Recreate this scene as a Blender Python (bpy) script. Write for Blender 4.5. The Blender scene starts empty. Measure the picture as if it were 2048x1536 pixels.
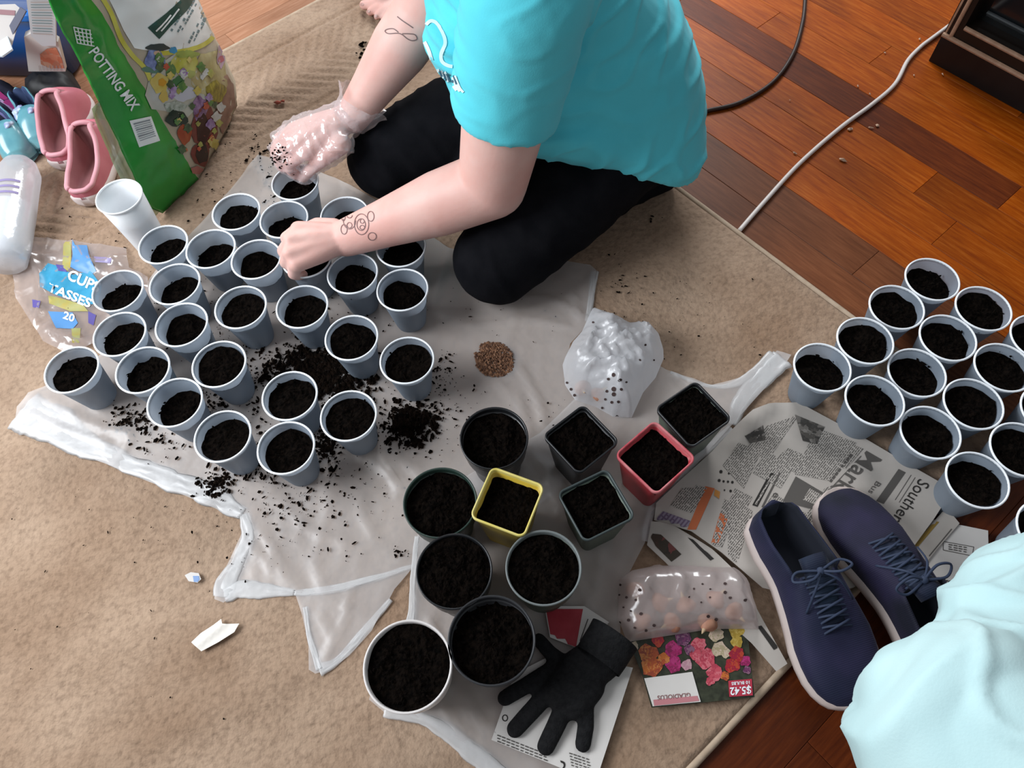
import bpy, bmesh, math, random
import numpy as np
from mathutils import Vector, Matrix, noise
from mathutils.bvhtree import BVHTree
from mathutils.geometry import delaunay_2d_cdt

random.seed(7)
S = bpy.context.scene
COL = S.collection
PI = math.pi

# ------------------------------------------------------------------ camera
F_PX, PITCH, ROLL, CAM_H = 1500.0, math.radians(61.2), math.radians(4.65), 1.20
cp, sp = math.cos(PITCH), math.sin(PITCH)
_fwd, _r, _d = Vector((0, cp, -sp)), Vector((1, 0, 0)), Vector((0, -sp, -cp))
c_, s_ = math.cos(ROLL), math.sin(ROLL)
RIGHT, DOWN, FWD = c_ * _r + s_ * _d, -s_ * _r + c_ * _d, _fwd
cam_data = bpy.data.cameras.new('camera')
cam = bpy.data.objects.new('camera', cam_data)
COL.objects.link(cam)
m3 = Matrix((RIGHT, -DOWN, -FWD)).transposed()
cam.matrix_world = Matrix.Translation((0, 0, CAM_H)) @ m3.to_4x4()
cam_data.sensor_fit = 'HORIZONTAL'
cam_data.sensor_width = 36.0
cam_data.lens = F_PX / 2048.0 * 36.0
cam_data.clip_start = 0.02
S.camera = cam

# ------------------------------------------------------------------ world, windows, exposure
world = bpy.data.worlds.new('room_light')
S.world = world
world.use_nodes = True
bg = world.node_tree.nodes['Background']
bg.inputs[0].default_value = (0.94, 0.95, 1.0, 1)
bg.inputs[1].default_value = 0.29

def area(name, loc, target, sx, sy, power, color):
    l = bpy.data.lights.new(name, 'AREA')
    l.shape = 'RECTANGLE'; l.size = sx; l.size_y = sy; l.energy = power; l.color = color
    o = bpy.data.objects.new(name, l); COL.objects.link(o)
    o.location = loc
    o.rotation_euler = (Vector(target) - Vector(loc)).to_track_quat('-Z', 'Y').to_euler()
    return o
area('window_light', (-1.95, 0.60, 1.65), (-0.1, 0.95, 0.1), 1.4, 1.2, 74, (0.92, 0.96, 1.0))
area('window_light_back', (0.35, 3.4, 1.9), (-0.15, 1.2, 0.0), 1.4, 1.2, 80, (0.96, 0.98, 1.0))

S.view_settings.view_transform = 'Standard'
S.view_settings.look = 'None'
S.view_settings.gamma = 1.0
S.view_settings.use_curve_mapping = False
S.view_settings.exposure = 0.0

# ------------------------------------------------------------------ helpers
RZ = 0.012                                  # top of the rug
def ray(x, y):
    return (RIGHT * ((x - 1024) / F_PX) + DOWN * ((y - 768) / F_PX) + FWD)
def at(x, y, z=RZ):                         # photo position -> point at height z in the room
    d = ray(x, y)
    t = (z - CAM_H) / d.z
    return Vector((d.x * t, d.y * t, z))

def srgb(r, g, b):
    f = lambda v: (v / 255 / 12.92) if v / 255 <= 0.04045 else ((v / 255 + 0.055) / 1.055) ** 2.4
    return (f(r), f(g), f(b), 1)

def tag(o, label=None, cat=None, group=None, kind=None):
    if label: o['label'] = label
    if cat: o['category'] = cat
    if group: o['group'] = group
    if kind: o['kind'] = kind
    return o

def empty(name, loc=(0, 0, 0), rz=0.0, label=None, cat=None, group=None):
    o = bpy.data.objects.new(name, None)
    o.empty_display_size = 0.02
    COL.objects.link(o); o.location = loc; o.rotation_euler = (0, 0, rz)
    return tag(o, label, cat, group)

def mesh_data(name, verts, faces, mats, smooth=True, fmat=None):
    me = bpy.data.meshes.new(name)
    me.from_pydata([tuple(v) for v in verts], [], [tuple(f) for f in faces])
    for m in (mats if isinstance(mats, (list, tuple)) else [mats]): me.materials.append(m)
    if fmat is not None: me.polygons.foreach_set('material_index', fmat)
    me.polygons.foreach_set('use_smooth', [smooth] * len(me.polygons))
    me.update()
    return me

def link(name, me, parent=None, loc=None, rz=None):
    o = bpy.data.objects.new(name, me)
    COL.objects.link(o)
    if parent is not None: o.parent = parent
    if loc is not None: o.location = loc
    if rz is not None: o.rotation_euler = (0, 0, rz)
    return o

def obj(name, verts, faces, mats, parent=None, smooth=True, fmat=None, world_space=False):
    """world_space: verts are in the room frame, parent is an unrotated Empty."""
    if world_space and parent is not None:
        inv = Matrix.LocRotScale(parent.location, parent.rotation_euler, None).inverted()
        verts = [inv @ Vector(v) for v in verts]
    return link(name, mesh_data(name, verts, faces, mats, smooth, fmat), parent)

class MB:
    def __init__(s): s.v, s.f, s.m = [], [], []
    def add(s, v, f, mi=0):
        o = len(s.v); s.v += [Vector(p) for p in v]; s.f += [tuple(i + o for i in q) for q in f]; s.m += [mi] * len(f)
        return s
    def box(s, lo, hi, mi=0, M=None):
        v = [Vector((x, y, z)) for z in (lo[2], hi[2]) for y in (lo[1], hi[1]) for x in (lo[0], hi[0])]
        if M is not None: v = [M @ p for p in v]
        return s.add(v, [(0, 2, 3, 1), (4, 5, 7, 6), (0, 1, 5, 4), (2, 6, 7, 3), (0, 4, 6, 2), (1, 3, 7, 5)], mi)
    def loft(s, rings, mi=0, closed=True, cap=True):
        n = len(rings[0]); v = [p for r in rings for p in r]; f = []
        for i in range(len(rings) - 1):
            for j in range(n if closed else n - 1):
                k = (j + 1) % n
                f.append((i * n + j, i * n + k, (i + 1) * n + k, (i + 1) * n + j))
        if cap and closed:
            f.append(tuple(range(n - 1, -1, -1))); f.append(tuple((len(rings) - 1) * n + j for j in range(n)))
        return s.add(v, f, mi)
    def lathe(s, prof, n=32, c=(0, 0, 0), mi=0, cap=False):
        rings = [[Vector((c[0] + r * math.cos(2 * PI * j / n), c[1] + r * math.sin(2 * PI * j / n), c[2] + z)) for j in range(n)] for r, z in prof]
        return s.loft(rings, mi, True, cap)
    def tube(s, pts, rad, n=8, mi=0, cap=True, flat=1.0):
        pts = [Vector(p) for p in pts]; rings = []; up = Vector((0, 0, 1))
        for i, p in enumerate(pts):
            t = (pts[min(i + 1, len(pts) - 1)] - pts[max(i - 1, 0)])
            if t.length < 1e-9: t = Vector((1, 0, 0))
            t.normalize(); a = t.cross(up)
            if a.length < 1e-3: a = t.cross(Vector((1, 0, 0)))
            a.normalize(); b = a.cross(t)
            r = rad[i] if isinstance(rad, (list, tuple)) else rad
            rings.append([p + a * (r * math.cos(2 * PI * j / n)) + b * (r * flat * math.sin(2 * PI * j / n)) for j in range(n)])
        return s.loft(rings, mi, True, cap)
    def capsule(s, p, q, r0, r1, n=14, mi=0):
        p, q = Vector(p), Vector(q); t = q - p
        if t.length < 1e-6: t = Vector((0, 0, 1e-4)); q = p + t
        t.normalize(); a = t.orthogonal().normalized(); b = t.cross(a); rings = []
        L = [(p, -math.sin(k), r0 * math.cos(k), r0) for k in (1.5, 1.1, .7, .35, 0)] + [(q, math.sin(k), r1 * math.cos(k), r1) for k in (0, .35, .7, 1.1, 1.5)]
        for c, off, r, R in L:
            cc = c + t * (off * R)
            rings.append([cc + a * (r * math.cos(2 * PI * j / n)) + b * (r * math.sin(2 * PI * j / n)) for j in range(n)])
        return s.loft(rings, mi)
    def chain(s, pts, rad, n=14):
        for i in range(len(pts) - 1): s.capsule(pts[i], pts[i + 1], rad[i], rad[i + 1], n)
        return s
    def ell(s, c, ax, n=20, m=12):
        """ellipsoid, ax = three half-axis vectors"""
        c = Vector(c); X, Y, Z = [Vector(a) for a in ax]; rings = []
        for i in range(m + 1):
            th = 0.02 + (PI - 0.04) * i / m
            rings.append([c - Z * math.cos(th) + X * (math.sin(th) * math.cos(2 * PI * j / n)) + Y * (math.sin(th) * math.sin(2 * PI * j / n)) for j in range(n)])
        return s.loft(rings)
    def build(s, name, mats, parent=None, smooth=True, world_space=False):
        return obj(name, s.v, s.f, mats, parent, smooth, s.m, world_space)

def n3(x, y, z=0.0): return noise.noise(Vector((x, y, z)))

def spline(pts, k=8, closed=False):
    pts = [Vector(p) for p in pts]; n = len(pts); out = []
    for i in range(n if closed else n - 1):
        g = lambda j: pts[j % n] if closed else pts[max(0, min(n - 1, j))]
        p0, p1, p2, p3 = g(i - 1), g(i), g(i + 1), g(i + 2)
        for a in range(k):
            t = a / k
            out.append(0.5 * ((2 * p1) + (p2 - p0) * t + (2 * p0 - 5 * p1 + 4 * p2 - p3) * t * t + (3 * p1 - p0 - 3 * p2 + p3) * t ** 3))
    if not closed: out.append(pts[-1])
    return out

def inside(p, poly):
    x, y = p; r = False; j = len(poly) - 1
    for i in range(len(poly)):
        xi, yi = poly[i]; xj, yj = poly[j]
        if (yi > y) != (yj > y) and x < (xj - xi) * (y - yi) / (yj - yi) + xi: r = not r
        j = i
    return r

def fill(poly, step):
    """2-D polygon -> (points, faces) with inner grid points about `step` apart"""
    poly = [(float(p[0]), float(p[1])) for p in poly]; bnd = []
    for i in range(len(poly)):
        a, b = poly[i], poly[(i + 1) % len(poly)]
        L = math.hypot(b[0] - a[0], b[1] - a[1]); k = max(1, int(L / step))
        for t in range(k): bnd.append((a[0] + (b[0] - a[0]) * t / k, a[1] + (b[1] - a[1]) * t / k))
    n = len(bnd); pts = [Vector(p) for p in bnd]
    xs = [p[0] for p in poly]; ys = [p[1] for p in poly]
    y = min(ys) + step * 0.5; row = 0
    while y < max(ys):
        x = min(xs) + step * (0.25 if row % 2 else 0.75)
        while x < max(xs):
            if inside((x, y), poly):
                if min((x - q[0]) ** 2 + (y - q[1]) ** 2 for q in bnd) > (0.45 * step) ** 2: pts.append(Vector((x, y)))
            x += step
        y += step * 0.87; row += 1
    v, e, f, *_ = delaunay_2d_cdt(pts, [(i, (i + 1) % n) for i in range(n)], [list(range(n))], 1, 1e-7)
    return v, [tuple(q) for q in f]

def apply_mods(o):
    dg = bpy.context.evaluated_depsgraph_get()
    me = bpy.data.meshes.new_from_object(o.evaluated_get(dg))
    old = o.data; o.modifiers.clear(); o.data = me
    bpy.data.meshes.remove(old)
    return o

def remesh(mb, voxel, smooth_it=6):
    """closed overlapping pieces -> one continuous skin; returns verts, faces"""
    o = mb.build('tmp', [], None)
    r = o.modifiers.new('r', 'REMESH'); r.mode = 'VOXEL'; r.voxel_size = voxel
    s = o.modifiers.new('s', 'SMOOTH'); s.iterations = smooth_it; s.factor = 0.5
    apply_mods(o)
    me = o.data
    v = np.empty(len(me.vertices) * 3); me.vertices.foreach_get('co', v)
    nn = np.empty(len(me.vertices) * 3); me.vertices.foreach_get('normal', nn)
    f = [tuple(p.vertices) for p in me.polygons]
    bpy.data.objects.remove(o); bpy.data.meshes.remove(me)
    return v.reshape(-1, 3), nn.reshape(-1, 3), f

class Surf:
    """prints lie on a real surface: photo positions are traced on to it"""
    def __init__(s, verts, faces): s.t = BVHTree.FromPolygons([Vector(v) for v in verts], faces)
    def hit(s, x, y, off=0.0006):
        d = ray(x, y).normalized()
        loc, nor, idx, dist = s.t.ray_cast(Vector((0, 0, CAM_H)), d)
        if loc is None: return None
        if nor.dot(d) > 0: nor = -nor
        return loc + nor * off
    def patch(s, name, poly, mat, parent, step=10, off=0.0006):
        v, f = fill(poly, step); return s.mesh(name, v, f, mat, parent, off)
    def mesh(s, name, v, f, mat, parent, off=0.0006, one=False):
        w = [s.hit(p[0], p[1], off) for p in v]
        ok = {i for i, p in enumerate(w) if p is not None}
        idx = {}; V = []
        for i in sorted(ok): idx[i] = len(V); V.append(w[i])
        F = []
        for q in f:
            if all(i in ok for i in q):
                P = [w[i] for i in q]
                if max((P[a] - P[a - 1]).length for a in range(len(P))) < 0.06: F.append(tuple(idx[i] for i in q))
        if not F: return None
        if one and len(F) > 1:                                  # keep the longest unbroken run
            runs, cur = [], [F[0]]
            for q in F[1:]:
                if set(q) & set(cur[-1]): cur.append(q)
                else: runs.append(cur); cur = [q]
            runs.append(cur); F = max(runs, key=len)
            use = sorted({i for q in F for i in q}); re_ = {i: k for k, i in enumerate(use)}
            V = [V[i] for i in use]; F = [tuple(re_[i] for i in q) for q in F]
        return obj(name, V, F, mat, parent, True, None, True)
    def line(s, name, pts, width, mat, parent, k=6, off=0.0006, closed=False):
        P = spline([(p[0], p[1], 0) for p in pts], k, closed)
        if closed: P.append(P[0])
        V, Fc = [], []
        for i, p in enumerate(P):
            t = P[min(i + 1, len(P) - 1)] - P[max(i - 1, 0)]
            if t.length < 1e-6: t = Vector((1, 0, 0))
            t.normalize(); nrm = Vector((-t.y, t.x, 0)) * (width / 2)
            V += [p + nrm, p - nrm]
            if i: Fc.append((2 * i - 2, 2 * i - 1, 2 * i + 1, 2 * i))
        return s.mesh(name, V, Fc, mat, parent, off, True)

_fonts = {}
def text2d(txt, bold=0.0):
    """lettering outline as a flat 2-D mesh, height about 1"""
    key = (txt, bold)
    if key in _fonts: return _fonts[key]
    cu = bpy.data.curves.new('txt', 'FONT'); cu.body = txt; cu.size = 1.0; cu.offset = bold; cu.resolution_u = 3
    o = bpy.data.objects.new('txt', cu); COL.objects.link(o)
    me = bpy.data.meshes.new_from_object(o.evaluated_get(bpy.context.evaluated_depsgraph_get()))
    v = [(p.co.x, p.co.y) for p in me.vertices]; f = [tuple(p.vertices) for p in me.polygons]
    bpy.data.objects.remove(o); bpy.data.curves.remove(cu); bpy.data.meshes.remove(me)
    xs = [p[0] for p in v] or [0]; x0, x1 = min(xs), max(xs)
    v = [((p[0] - x0) / max(1e-6, x1 - x0), p[1] / 0.7) for p in v]   # x 0..1, capital height 1
    _fonts[key] = (v, f)
    return v, f

def px_text(txt, start, end, up, bold=0.0):
    """2-D lettering placed by photo positions: baseline start->end, `up` = capital height vector"""
    v, f = text2d(txt, bold)
    sx, sy = start; ex, ey = end
    return [Vector((sx + (ex - sx) * p[0] + up[0] * p[1], sy + (ey - sy) * p[0] + up[1] * p[1])) for p in v], f

# ------------------------------------------------------------------ materials
def nodes(name):
    m = bpy.data.materials.new(name); m.use_nodes = True
    nt = m.node_tree; b = nt.nodes['Principled BSDF']
    return m, nt, b
def lk(nt, a, b): nt.links.new(a, b)
def rgb(c): return srgb(*c) if max(c) > 1.01 else (c[0], c[1], c[2], 1)

def pm(name, c1, c2=None, scale=30.0, rough=0.6, bump=0.0, bscale=None, spec=0.4, metal=0.0, coords='Object', detail=4.0, sheen=0.0, sss=0.0, coat=0.0, stretch=None):
    m, nt, b = nodes(name)
    b.inputs['Roughness'].default_value = rough
    b.inputs['Specular IOR Level'].default_value = spec
    b.inputs['Metallic'].default_value = metal
    if sheen: b.inputs['Sheen Weight'].default_value = sheen
    if coat: b.inputs['Coat Weight'].default_value = coat
    if sss:
        b.inputs['Subsurface Weight'].default_value = sss
        b.inputs['Subsurface Radius'].default_value = (0.012, 0.005, 0.003)
        b.inputs['Subsurface Scale'].default_value = 1.0
    tc = nt.nodes.new('ShaderNodeTexCoord'); mp = nt.nodes.new('ShaderNodeMapping')
    lk(nt, tc.outputs[coords], mp.inputs[0])
    if stretch: mp.inputs['Scale'].default_value = stretch
    ns = nt.nodes.new('ShaderNodeTexNoise'); ns.inputs['Scale'].default_value = scale; ns.inputs['Detail'].default_value = detail
    lk(nt, mp.outputs[0], ns.inputs['Vector'])
    cr = nt.nodes.new('ShaderNodeValToRGB'); cr.color_ramp.elements[0].position = 0.35; cr.color_ramp.elements[1].position = 0.65
    c2 = c2 or c1
    cr.color_ramp.elements[0].color = rgb(c1); cr.color_ramp.elements[1].color = rgb(c2)
    lk(nt, ns.outputs['Fac'], cr.inputs[0]); lk(nt, cr.outputs[0], b.inputs['Base Color'])
    if bump:
        n2 = nt.nodes.new('ShaderNodeTexNoise'); n2.inputs['Scale'].default_value = bscale or scale; n2.inputs['Detail'].default_value = 5
        lk(nt, mp.outputs[0], n2.inputs['Vector'])
        bp = nt.nodes.new('ShaderNodeBump'); bp.inputs['Strength'].default_value = bump; bp.inputs['Distance'].default_value = 0.004
        lk(nt, n2.outputs['Fac'], bp.inputs['Height']); lk(nt, bp.outputs[0], b.inputs['Normal'])
    return m

def film(name, color, clear=0.4, gloss=0.12, rough=0.25, trans=0.5, crumple=0.0, cscale=30.0):
    """thin plastic film: see-through share, milky share lit from both sides, shine"""
    m, nt, b = nodes(name); nt.nodes.remove(b); out = nt.nodes['Material Output']
    N = nt.nodes.new
    tr, df, tl, gl = N('ShaderNodeBsdfTransparent'), N('ShaderNodeBsdfDiffuse'), N('ShaderNodeBsdfTranslucent'), N('ShaderNodeBsdfGlossy')
    df.inputs[0].default_value = rgb(color); tl.inputs[0].default_value = rgb(color)
    gl.inputs['Roughness'].default_value = rough
    a, bb, c = N('ShaderNodeMixShader'), N('ShaderNodeMixShader'), N('ShaderNodeMixShader')
    a.inputs[0].default_value = trans; lk(nt, df.outputs[0], a.inputs[1]); lk(nt, tl.outputs[0], a.inputs[2])
    bb.inputs[0].default_value = clear; lk(nt, a.outputs[0], bb.inputs[1]); lk(nt, tr.outputs[0], bb.inputs[2])
    lk(nt, bb.outputs[0], c.inputs[1]); lk(nt, gl.outputs[0], c.inputs[2])
    fr = N('ShaderNodeLayerWeight'); fr.inputs[0].default_value = 0.25
    mu = N('ShaderNodeMath'); mu.operation = 'MULTIPLY_ADD'; mu.inputs[1].default_value = 0.45; mu.inputs[2].default_value = gloss
    lk(nt, fr.outputs['Facing'], mu.inputs[0]); 
    mn = N('ShaderNodeMath'); mn.operation = 'MINIMUM'; mn.inputs[1].default_value = gloss * 3
    lk(nt, mu.outputs[0], mn.inputs[0]); lk(nt, mn.outputs[0], c.inputs[0])
    if crumple:
        tc = N('ShaderNodeTexCoord'); ns = N('ShaderNodeTexNoise'); ns.inputs['Scale'].default_value = cscale; ns.inputs['Detail'].default_value = 3
        lk(nt, tc.outputs['Object'], ns.inputs['Vector'])
        bp = N('ShaderNodeBump'); bp.inputs['Strength'].default_value = crumple; bp.inputs['Distance'].default_value = 0.006
        lk(nt, ns.outputs['Fac'], bp.inputs['Height'])
        for q in (df, tl, gl): lk(nt, bp.outputs[0], q.inputs['Normal'])
    lk(nt, c.outputs[0], out.inputs[0])
    return m

def rows_mat(name, paper, ink, rows=300.0, axis='Y', words=120.0, density=0.55):
    """printed text lines: rows of broken ink strokes in the sheet's own frame"""
    m, nt, b = nodes(name); N = nt.nodes.new
    b.inputs['Roughness'].default_value = 0.8
    tc = N('ShaderNodeTexCoord'); sp_ = N('ShaderNodeSeparateXYZ'); lk(nt, tc.outputs['Object'], sp_.inputs[0])
    u, v = ('X', 'Y') if axis == 'Y' else ('Y', 'X')
    m1 = N('ShaderNodeMath'); m1.operation = 'MULTIPLY'; m1.inputs[1].default_value = rows; lk(nt, sp_.outputs[v], m1.inputs[0])
    fr = N('ShaderNodeMath'); fr.operation = 'FRACT'; lk(nt, m1.outputs[0], fr.inputs[0])
    fl = N('ShaderNodeMath'); fl.operation = 'FLOOR'; lk(nt, m1.outputs[0], fl.inputs[0])
    g = N('ShaderNodeMath'); g.operation = 'GREATER_THAN'; g.inputs[1].default_value = 0.45; lk(nt, fr.outputs[0], g.inputs[0])
    mu = N('ShaderNodeMath'); mu.operation = 'MULTIPLY'; mu.inputs[1].default_value = words; lk(nt, sp_.outputs[u], mu.inputs[0])
    cb = N('ShaderNodeCombineXYZ'); lk(nt, mu.outputs[0], cb.inputs[0]); lk(nt, fl.outputs[0], cb.inputs[1])
    ns = N('ShaderNodeTexNoise'); ns.inputs['Scale'].default_value = 1.0; ns.inputs['Detail'].default_value = 2; lk(nt, cb.outputs[0], ns.inputs['Vector'])
    g2 = N('ShaderNodeMath'); g2.operation = 'LESS_THAN'; g2.inputs[1].default_value = density; lk(nt, ns.outputs['Fac'], g2.inputs[0])
    an = N('ShaderNodeMath'); an.operation = 'MULTIPLY'; lk(nt, g.outputs[0], an.inputs[0]); lk(nt, g2.outputs[0], an.inputs[1])
    mx = N('ShaderNodeMix'); mx.data_type = 'RGBA'; mx.inputs[6].default_value = rgb(paper); mx.inputs[7].default_value = rgb(ink)
    lk(nt, an.outputs[0], mx.inputs[0]); lk(nt, mx.outputs[2], b.inputs['Base Color'])
    return m

def blotch_mat(name, colors, scale, rough=0.5, coat=0.0):
    """printed picture: irregular patches of the given colours"""
    m, nt, b = nodes(name); N = nt.nodes.new
    b.inputs['Roughness'].default_value = rough; b.inputs['Coat Weight'].default_value = coat
    tc = N('ShaderNodeTexCoord'); ns = N('ShaderNodeTexNoise'); ns.inputs['Scale'].default_value = scale * 1.3; ns.inputs['Detail'].default_value = 2
    mixv = N('ShaderNodeMix'); mixv.data_type = 'RGBA'; mixv.blend_type = 'ADD'; mixv.inputs[0].default_value = 0.02
    lk(nt, tc.outputs['Object'], ns.inputs['Vector']); lk(nt, tc.outputs['Object'], mixv.inputs[6]); lk(nt, ns.outputs['Color'], mixv.inputs[7])
    vo = N('ShaderNodeTexVoronoi'); vo.inputs['Scale'].default_value = scale; lk(nt, mixv.outputs[2], vo.inputs['Vector'])
    sx = N('ShaderNodeSeparateColor'); lk(nt, vo.outputs['Color'], sx.inputs[0])
    cr = N('ShaderNodeValToRGB'); cr.color_ramp.interpolation = 'CONSTANT'
    el = cr.color_ramp.elements
    while len(el) < len(colors): el.new(0.5)
    for i, c in enumerate(colors): el[i].position = i / len(colors); el[i].color = rgb(c)
    lk(nt, sx.outputs[0], cr.inputs[0]); lk(nt, cr.outputs[0], b.inputs['Base Color'])
    return m

M = {}
M['film'] = film('milky_sheeting', (0.76, 0.735, 0.73), clear=0.50, gloss=0.02, rough=0.4, trans=0.3, crumple=0.25, cscale=22)
M['film_fold'] = film('milky_sheeting_folded', (0.82, 0.82, 0.82), clear=0.36, gloss=0.025, rough=0.4, trans=0.3, crumple=0.3, cscale=25)
M['bag'] = film('crumpled_bag_film', (0.86, 0.87, 0.9), clear=0.42, gloss=0.03, rough=0.28, trans=0.35, crumple=0.5, cscale=30)
M['clear'] = film('clear_bag_film', (0.74, 0.64, 0.62), clear=0.58, gloss=0.05, rough=0.2, trans=0.4, crumple=0.4, cscale=24)
M['glove_film'] = film('clear_glove_film', (0.92, 0.86, 0.88), clear=0.70, gloss=0.05, rough=0.18, trans=0.3, crumple=0.9, cscale=40)
M['cup'] = film('frosted_cup_plastic', (0.35, 0.41, 0.485), clear=0.08, gloss=0.03, rough=0.3, trans=0.42)
M['cup_rim'] = pm('cup_rim_plastic', (0.86, 0.9, 0.94), rough=0.3, spec=0.5)
M['white_cup'] = pm('white_cup_plastic', (0.86, 0.88, 0.9), rough=0.35, spec=0.5, sss=0.0)
M['soil'] = pm('damp_potting_soil', (0.0018, 0.0015, 0.0014), (0.0065, 0.0045, 0.0035), scale=160, rough=1.0, bump=1.0, bscale=220, spec=0.02)
M['soil_dry'] = pm('loose_potting_soil', (0.003, 0.0024, 0.0022), (0.012, 0.0075, 0.0055), scale=120, rough=1.0, bump=0.8, bscale=200, spec=0.02)
M['paper'] = pm('newsprint', (0.42, 0.385, 0.35), (0.46, 0.42, 0.385), scale=20, rough=0.85, spec=0.15, bump=0.05)
M['white_paper'] = pm('white_paper', (0.64, 0.61, 0.58), (0.68, 0.65, 0.62), scale=14, rough=0.8, spec=0.2)
M['ink'] = pm('black_ink', (0.035, 0.032, 0.03), rough=0.8, spec=0.1)
M['grey_ink'] = pm('grey_ink', (0.10, 0.092, 0.085), rough=0.8, spec=0.1)
M['text'] = rows_mat('newsprint_text', (0.42, 0.385, 0.35), (0.11, 0.10, 0.09), rows=330, words=260)
M['skin'] = pm('skin', (0.74, 0.41, 0.355), (0.78, 0.50, 0.44), scale=14, rough=0.5, bump=0.05, bscale=200, spec=0.35, sss=0.12)
# ------------------------------------------------------------------ floor: boards round the rug
AX, BX = Vector((0.6, -0.8, 0)), Vector((-0.8, -0.6, 0))      # the two directions of the rug and the boards
CORNER = Vector((0.831, 0.487, 0))
def rug_pt(u, v, z=0.0):                                      # u along AX (0 at the corner), v along BX
    p = CORNER + AX * u + BX * v; p.z = z; return p

def wood(name, c1, c2, c3):
    m, nt, b = nodes(name); N = nt.nodes.new
    b.inputs['Roughness'].default_value = 0.45; b.inputs['Specular IOR Level'].default_value = 0.22
    tc = N('ShaderNodeTexCoord'); mp = N('ShaderNodeMapping'); mp.inputs['Scale'].default_value = (5, 60, 60)
    oi = N('ShaderNodeObjectInfo'); ad = N('ShaderNodeVectorMath'); ad.operation = 'ADD'
    sc = N('ShaderNodeVectorMath'); sc.operation = 'SCALE'; sc.inputs[3].default_value = 7.3
    cb = N('ShaderNodeCombineXYZ'); lk(nt, oi.outputs['Random'], cb.inputs[0]); lk(nt, oi.outputs['Random'], cb.inputs[1])
    lk(nt, cb.outputs[0], sc.inputs[0]); lk(nt, tc.outputs['Object'], ad.inputs[0]); lk(nt, sc.outputs[0], ad.inputs[1]); lk(nt, ad.outputs[0], mp.inputs[0])
    g = N('ShaderNodeTexNoise'); g.inputs['Scale'].default_value = 2.2; g.inputs['Detail'].default_value = 8; g.inputs['Roughness'].default_value = 0.65
    lk(nt, mp.outputs[0], g.inputs['Vector'])
    cr = N('ShaderNodeValToRGB'); el = cr.color_ramp.elements; el[0].position = 0.3; el[1].position = 0.72
    el[0].color = rgb(c1); el[1].color = rgb(c3); e = el.new(0.5); e.color = rgb(c2)
    lk(nt, g.outputs['Fac'], cr.inputs[0])
    big = N('ShaderNodeTexNoise'); big.inputs['Scale'].default_value = 3.0; lk(nt, ad.outputs[0], big.inputs['Vector'])
    hs = N('ShaderNodeHueSaturation'); hs.inputs['Saturation'].default_value = 1.06
    rm = N('ShaderNodeMapRange'); rm.inputs[3].default_value = 0.86; rm.inputs[4].default_value = 1.12; lk(nt, oi.outputs['Random'], rm.inputs[0])
    rm2 = N('ShaderNodeMapRange'); rm2.inputs[1].default_value = 0.3; rm2.inputs[2].default_value = 0.7; rm2.inputs[3].default_value = 0.66; rm2.inputs[4].default_value = 1.3; lk(nt, big.outputs['Fac'], rm2.inputs[0])
    mu = N('ShaderNodeMath'); mu.operation = 'MULTIPLY'; lk(nt, rm.outputs[0], mu.inputs[0]); lk(nt, rm2.outputs[0], mu.inputs[1])
    lk(nt, mu.outputs[0], hs.inputs['Value']); lk(nt, cr.outputs[0], hs.inputs['Color']); lk(nt, hs.outputs[0], b.inputs['Base Color'])
    bp = N('ShaderNodeBump'); bp.inputs['Strength'].default_value = 0.15; bp.inputs['Distance'].default_value = 0.002
    lk(nt, g.outputs['Fac'], bp.inputs['Height']); lk(nt, bp.outputs[0], b.inputs['Normal'])
    return m
M['board'] = wood('orange_red_floorboard', (0.21, 0.040, 0.010), (0.33, 0.078, 0.018), (0.45, 0.136, 0.036))
M['board_dark'] = wood('dark_floorboard', (0.10, 0.033, 0.014), (0.15, 0.052, 0.023), (0.20, 0.075, 0.035))
M['board_pale'] = wood('pale_floorboard', (0.30, 0.145, 0.085), (0.38, 0.195, 0.12), (0.47, 0.265, 0.175))
M['board_red'] = wood('red_brown_floorboard', (0.062, 0.014, 0.006), (0.10, 0.024, 0.009), (0.145, 0.038, 0.014))
M['subfloor'] = pm('subfloor', (0.02, 0.012, 0.008), rough=0.9)

mb = MB(); mb.box((-3.2, -1.6, -0.06), (3.2, 4.6, -0.014)); floor = mb.build('floor', M['subfloor'], None, False)
tag(floor, kind='structure')
BW = 0.087
def board_mesh(L, mat, cache={}):
    key = (L, mat.name)
    if key in cache: return cache[key]
    w, h, e = BW - 0.0005, 0.0, 0.0007
    v = []
    for (x, y) in ((0, 0), (L - 0.0005, 0), (L - 0.0005, w), (0, w)): v.append((x, y, -0.014))
    for (x, y) in ((0, 0), (L - 0.0005, 0), (L - 0.0005, w), (0, w)): v.append((x, y, -e))
    for (x, y) in ((e, e), (L - 0.0005 - e, e), (L - 0.0005 - e, w - e), (e, w - e)): v.append((x, y, 0))
    f = [(8, 9, 10, 11)]
    for a in (0, 4):
        for i in range(4): j = (i + 1) % 4; f.append((a + i, a + j, a + 4 + j, a + 4 + i))
    cache[key] = mesh_data('board', v, f, mat, False); return cache[key]
def board(p, d, L, mat):
    o = link('board', board_mesh(L, mat), floor, p, math.atan2(d.y, d.x)); return o
rng = random.Random(3)
LENS = [0.9, 1.1, 1.4, 1.8]
# field beyond the rug's right edge: boards along AX (rows counted away from the rug)
for r in range(0, 24):
    u = -3.6 - rng.uniform(0, 0.6)
    while u < 0.55:
        L = round(min(rng.choice(LENS), 0.56 - u), 2)
        if L > 0.03:
            mat = M['board_dark'] if r in (0, 1) else (M['board_red'] if rng.random() < 0.07 and u > -1.3 else M['board'])
            board(CORNER + AX * u - BX * (r * BW), AX, L, mat)
        u += max(L, 0.03)
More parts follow.
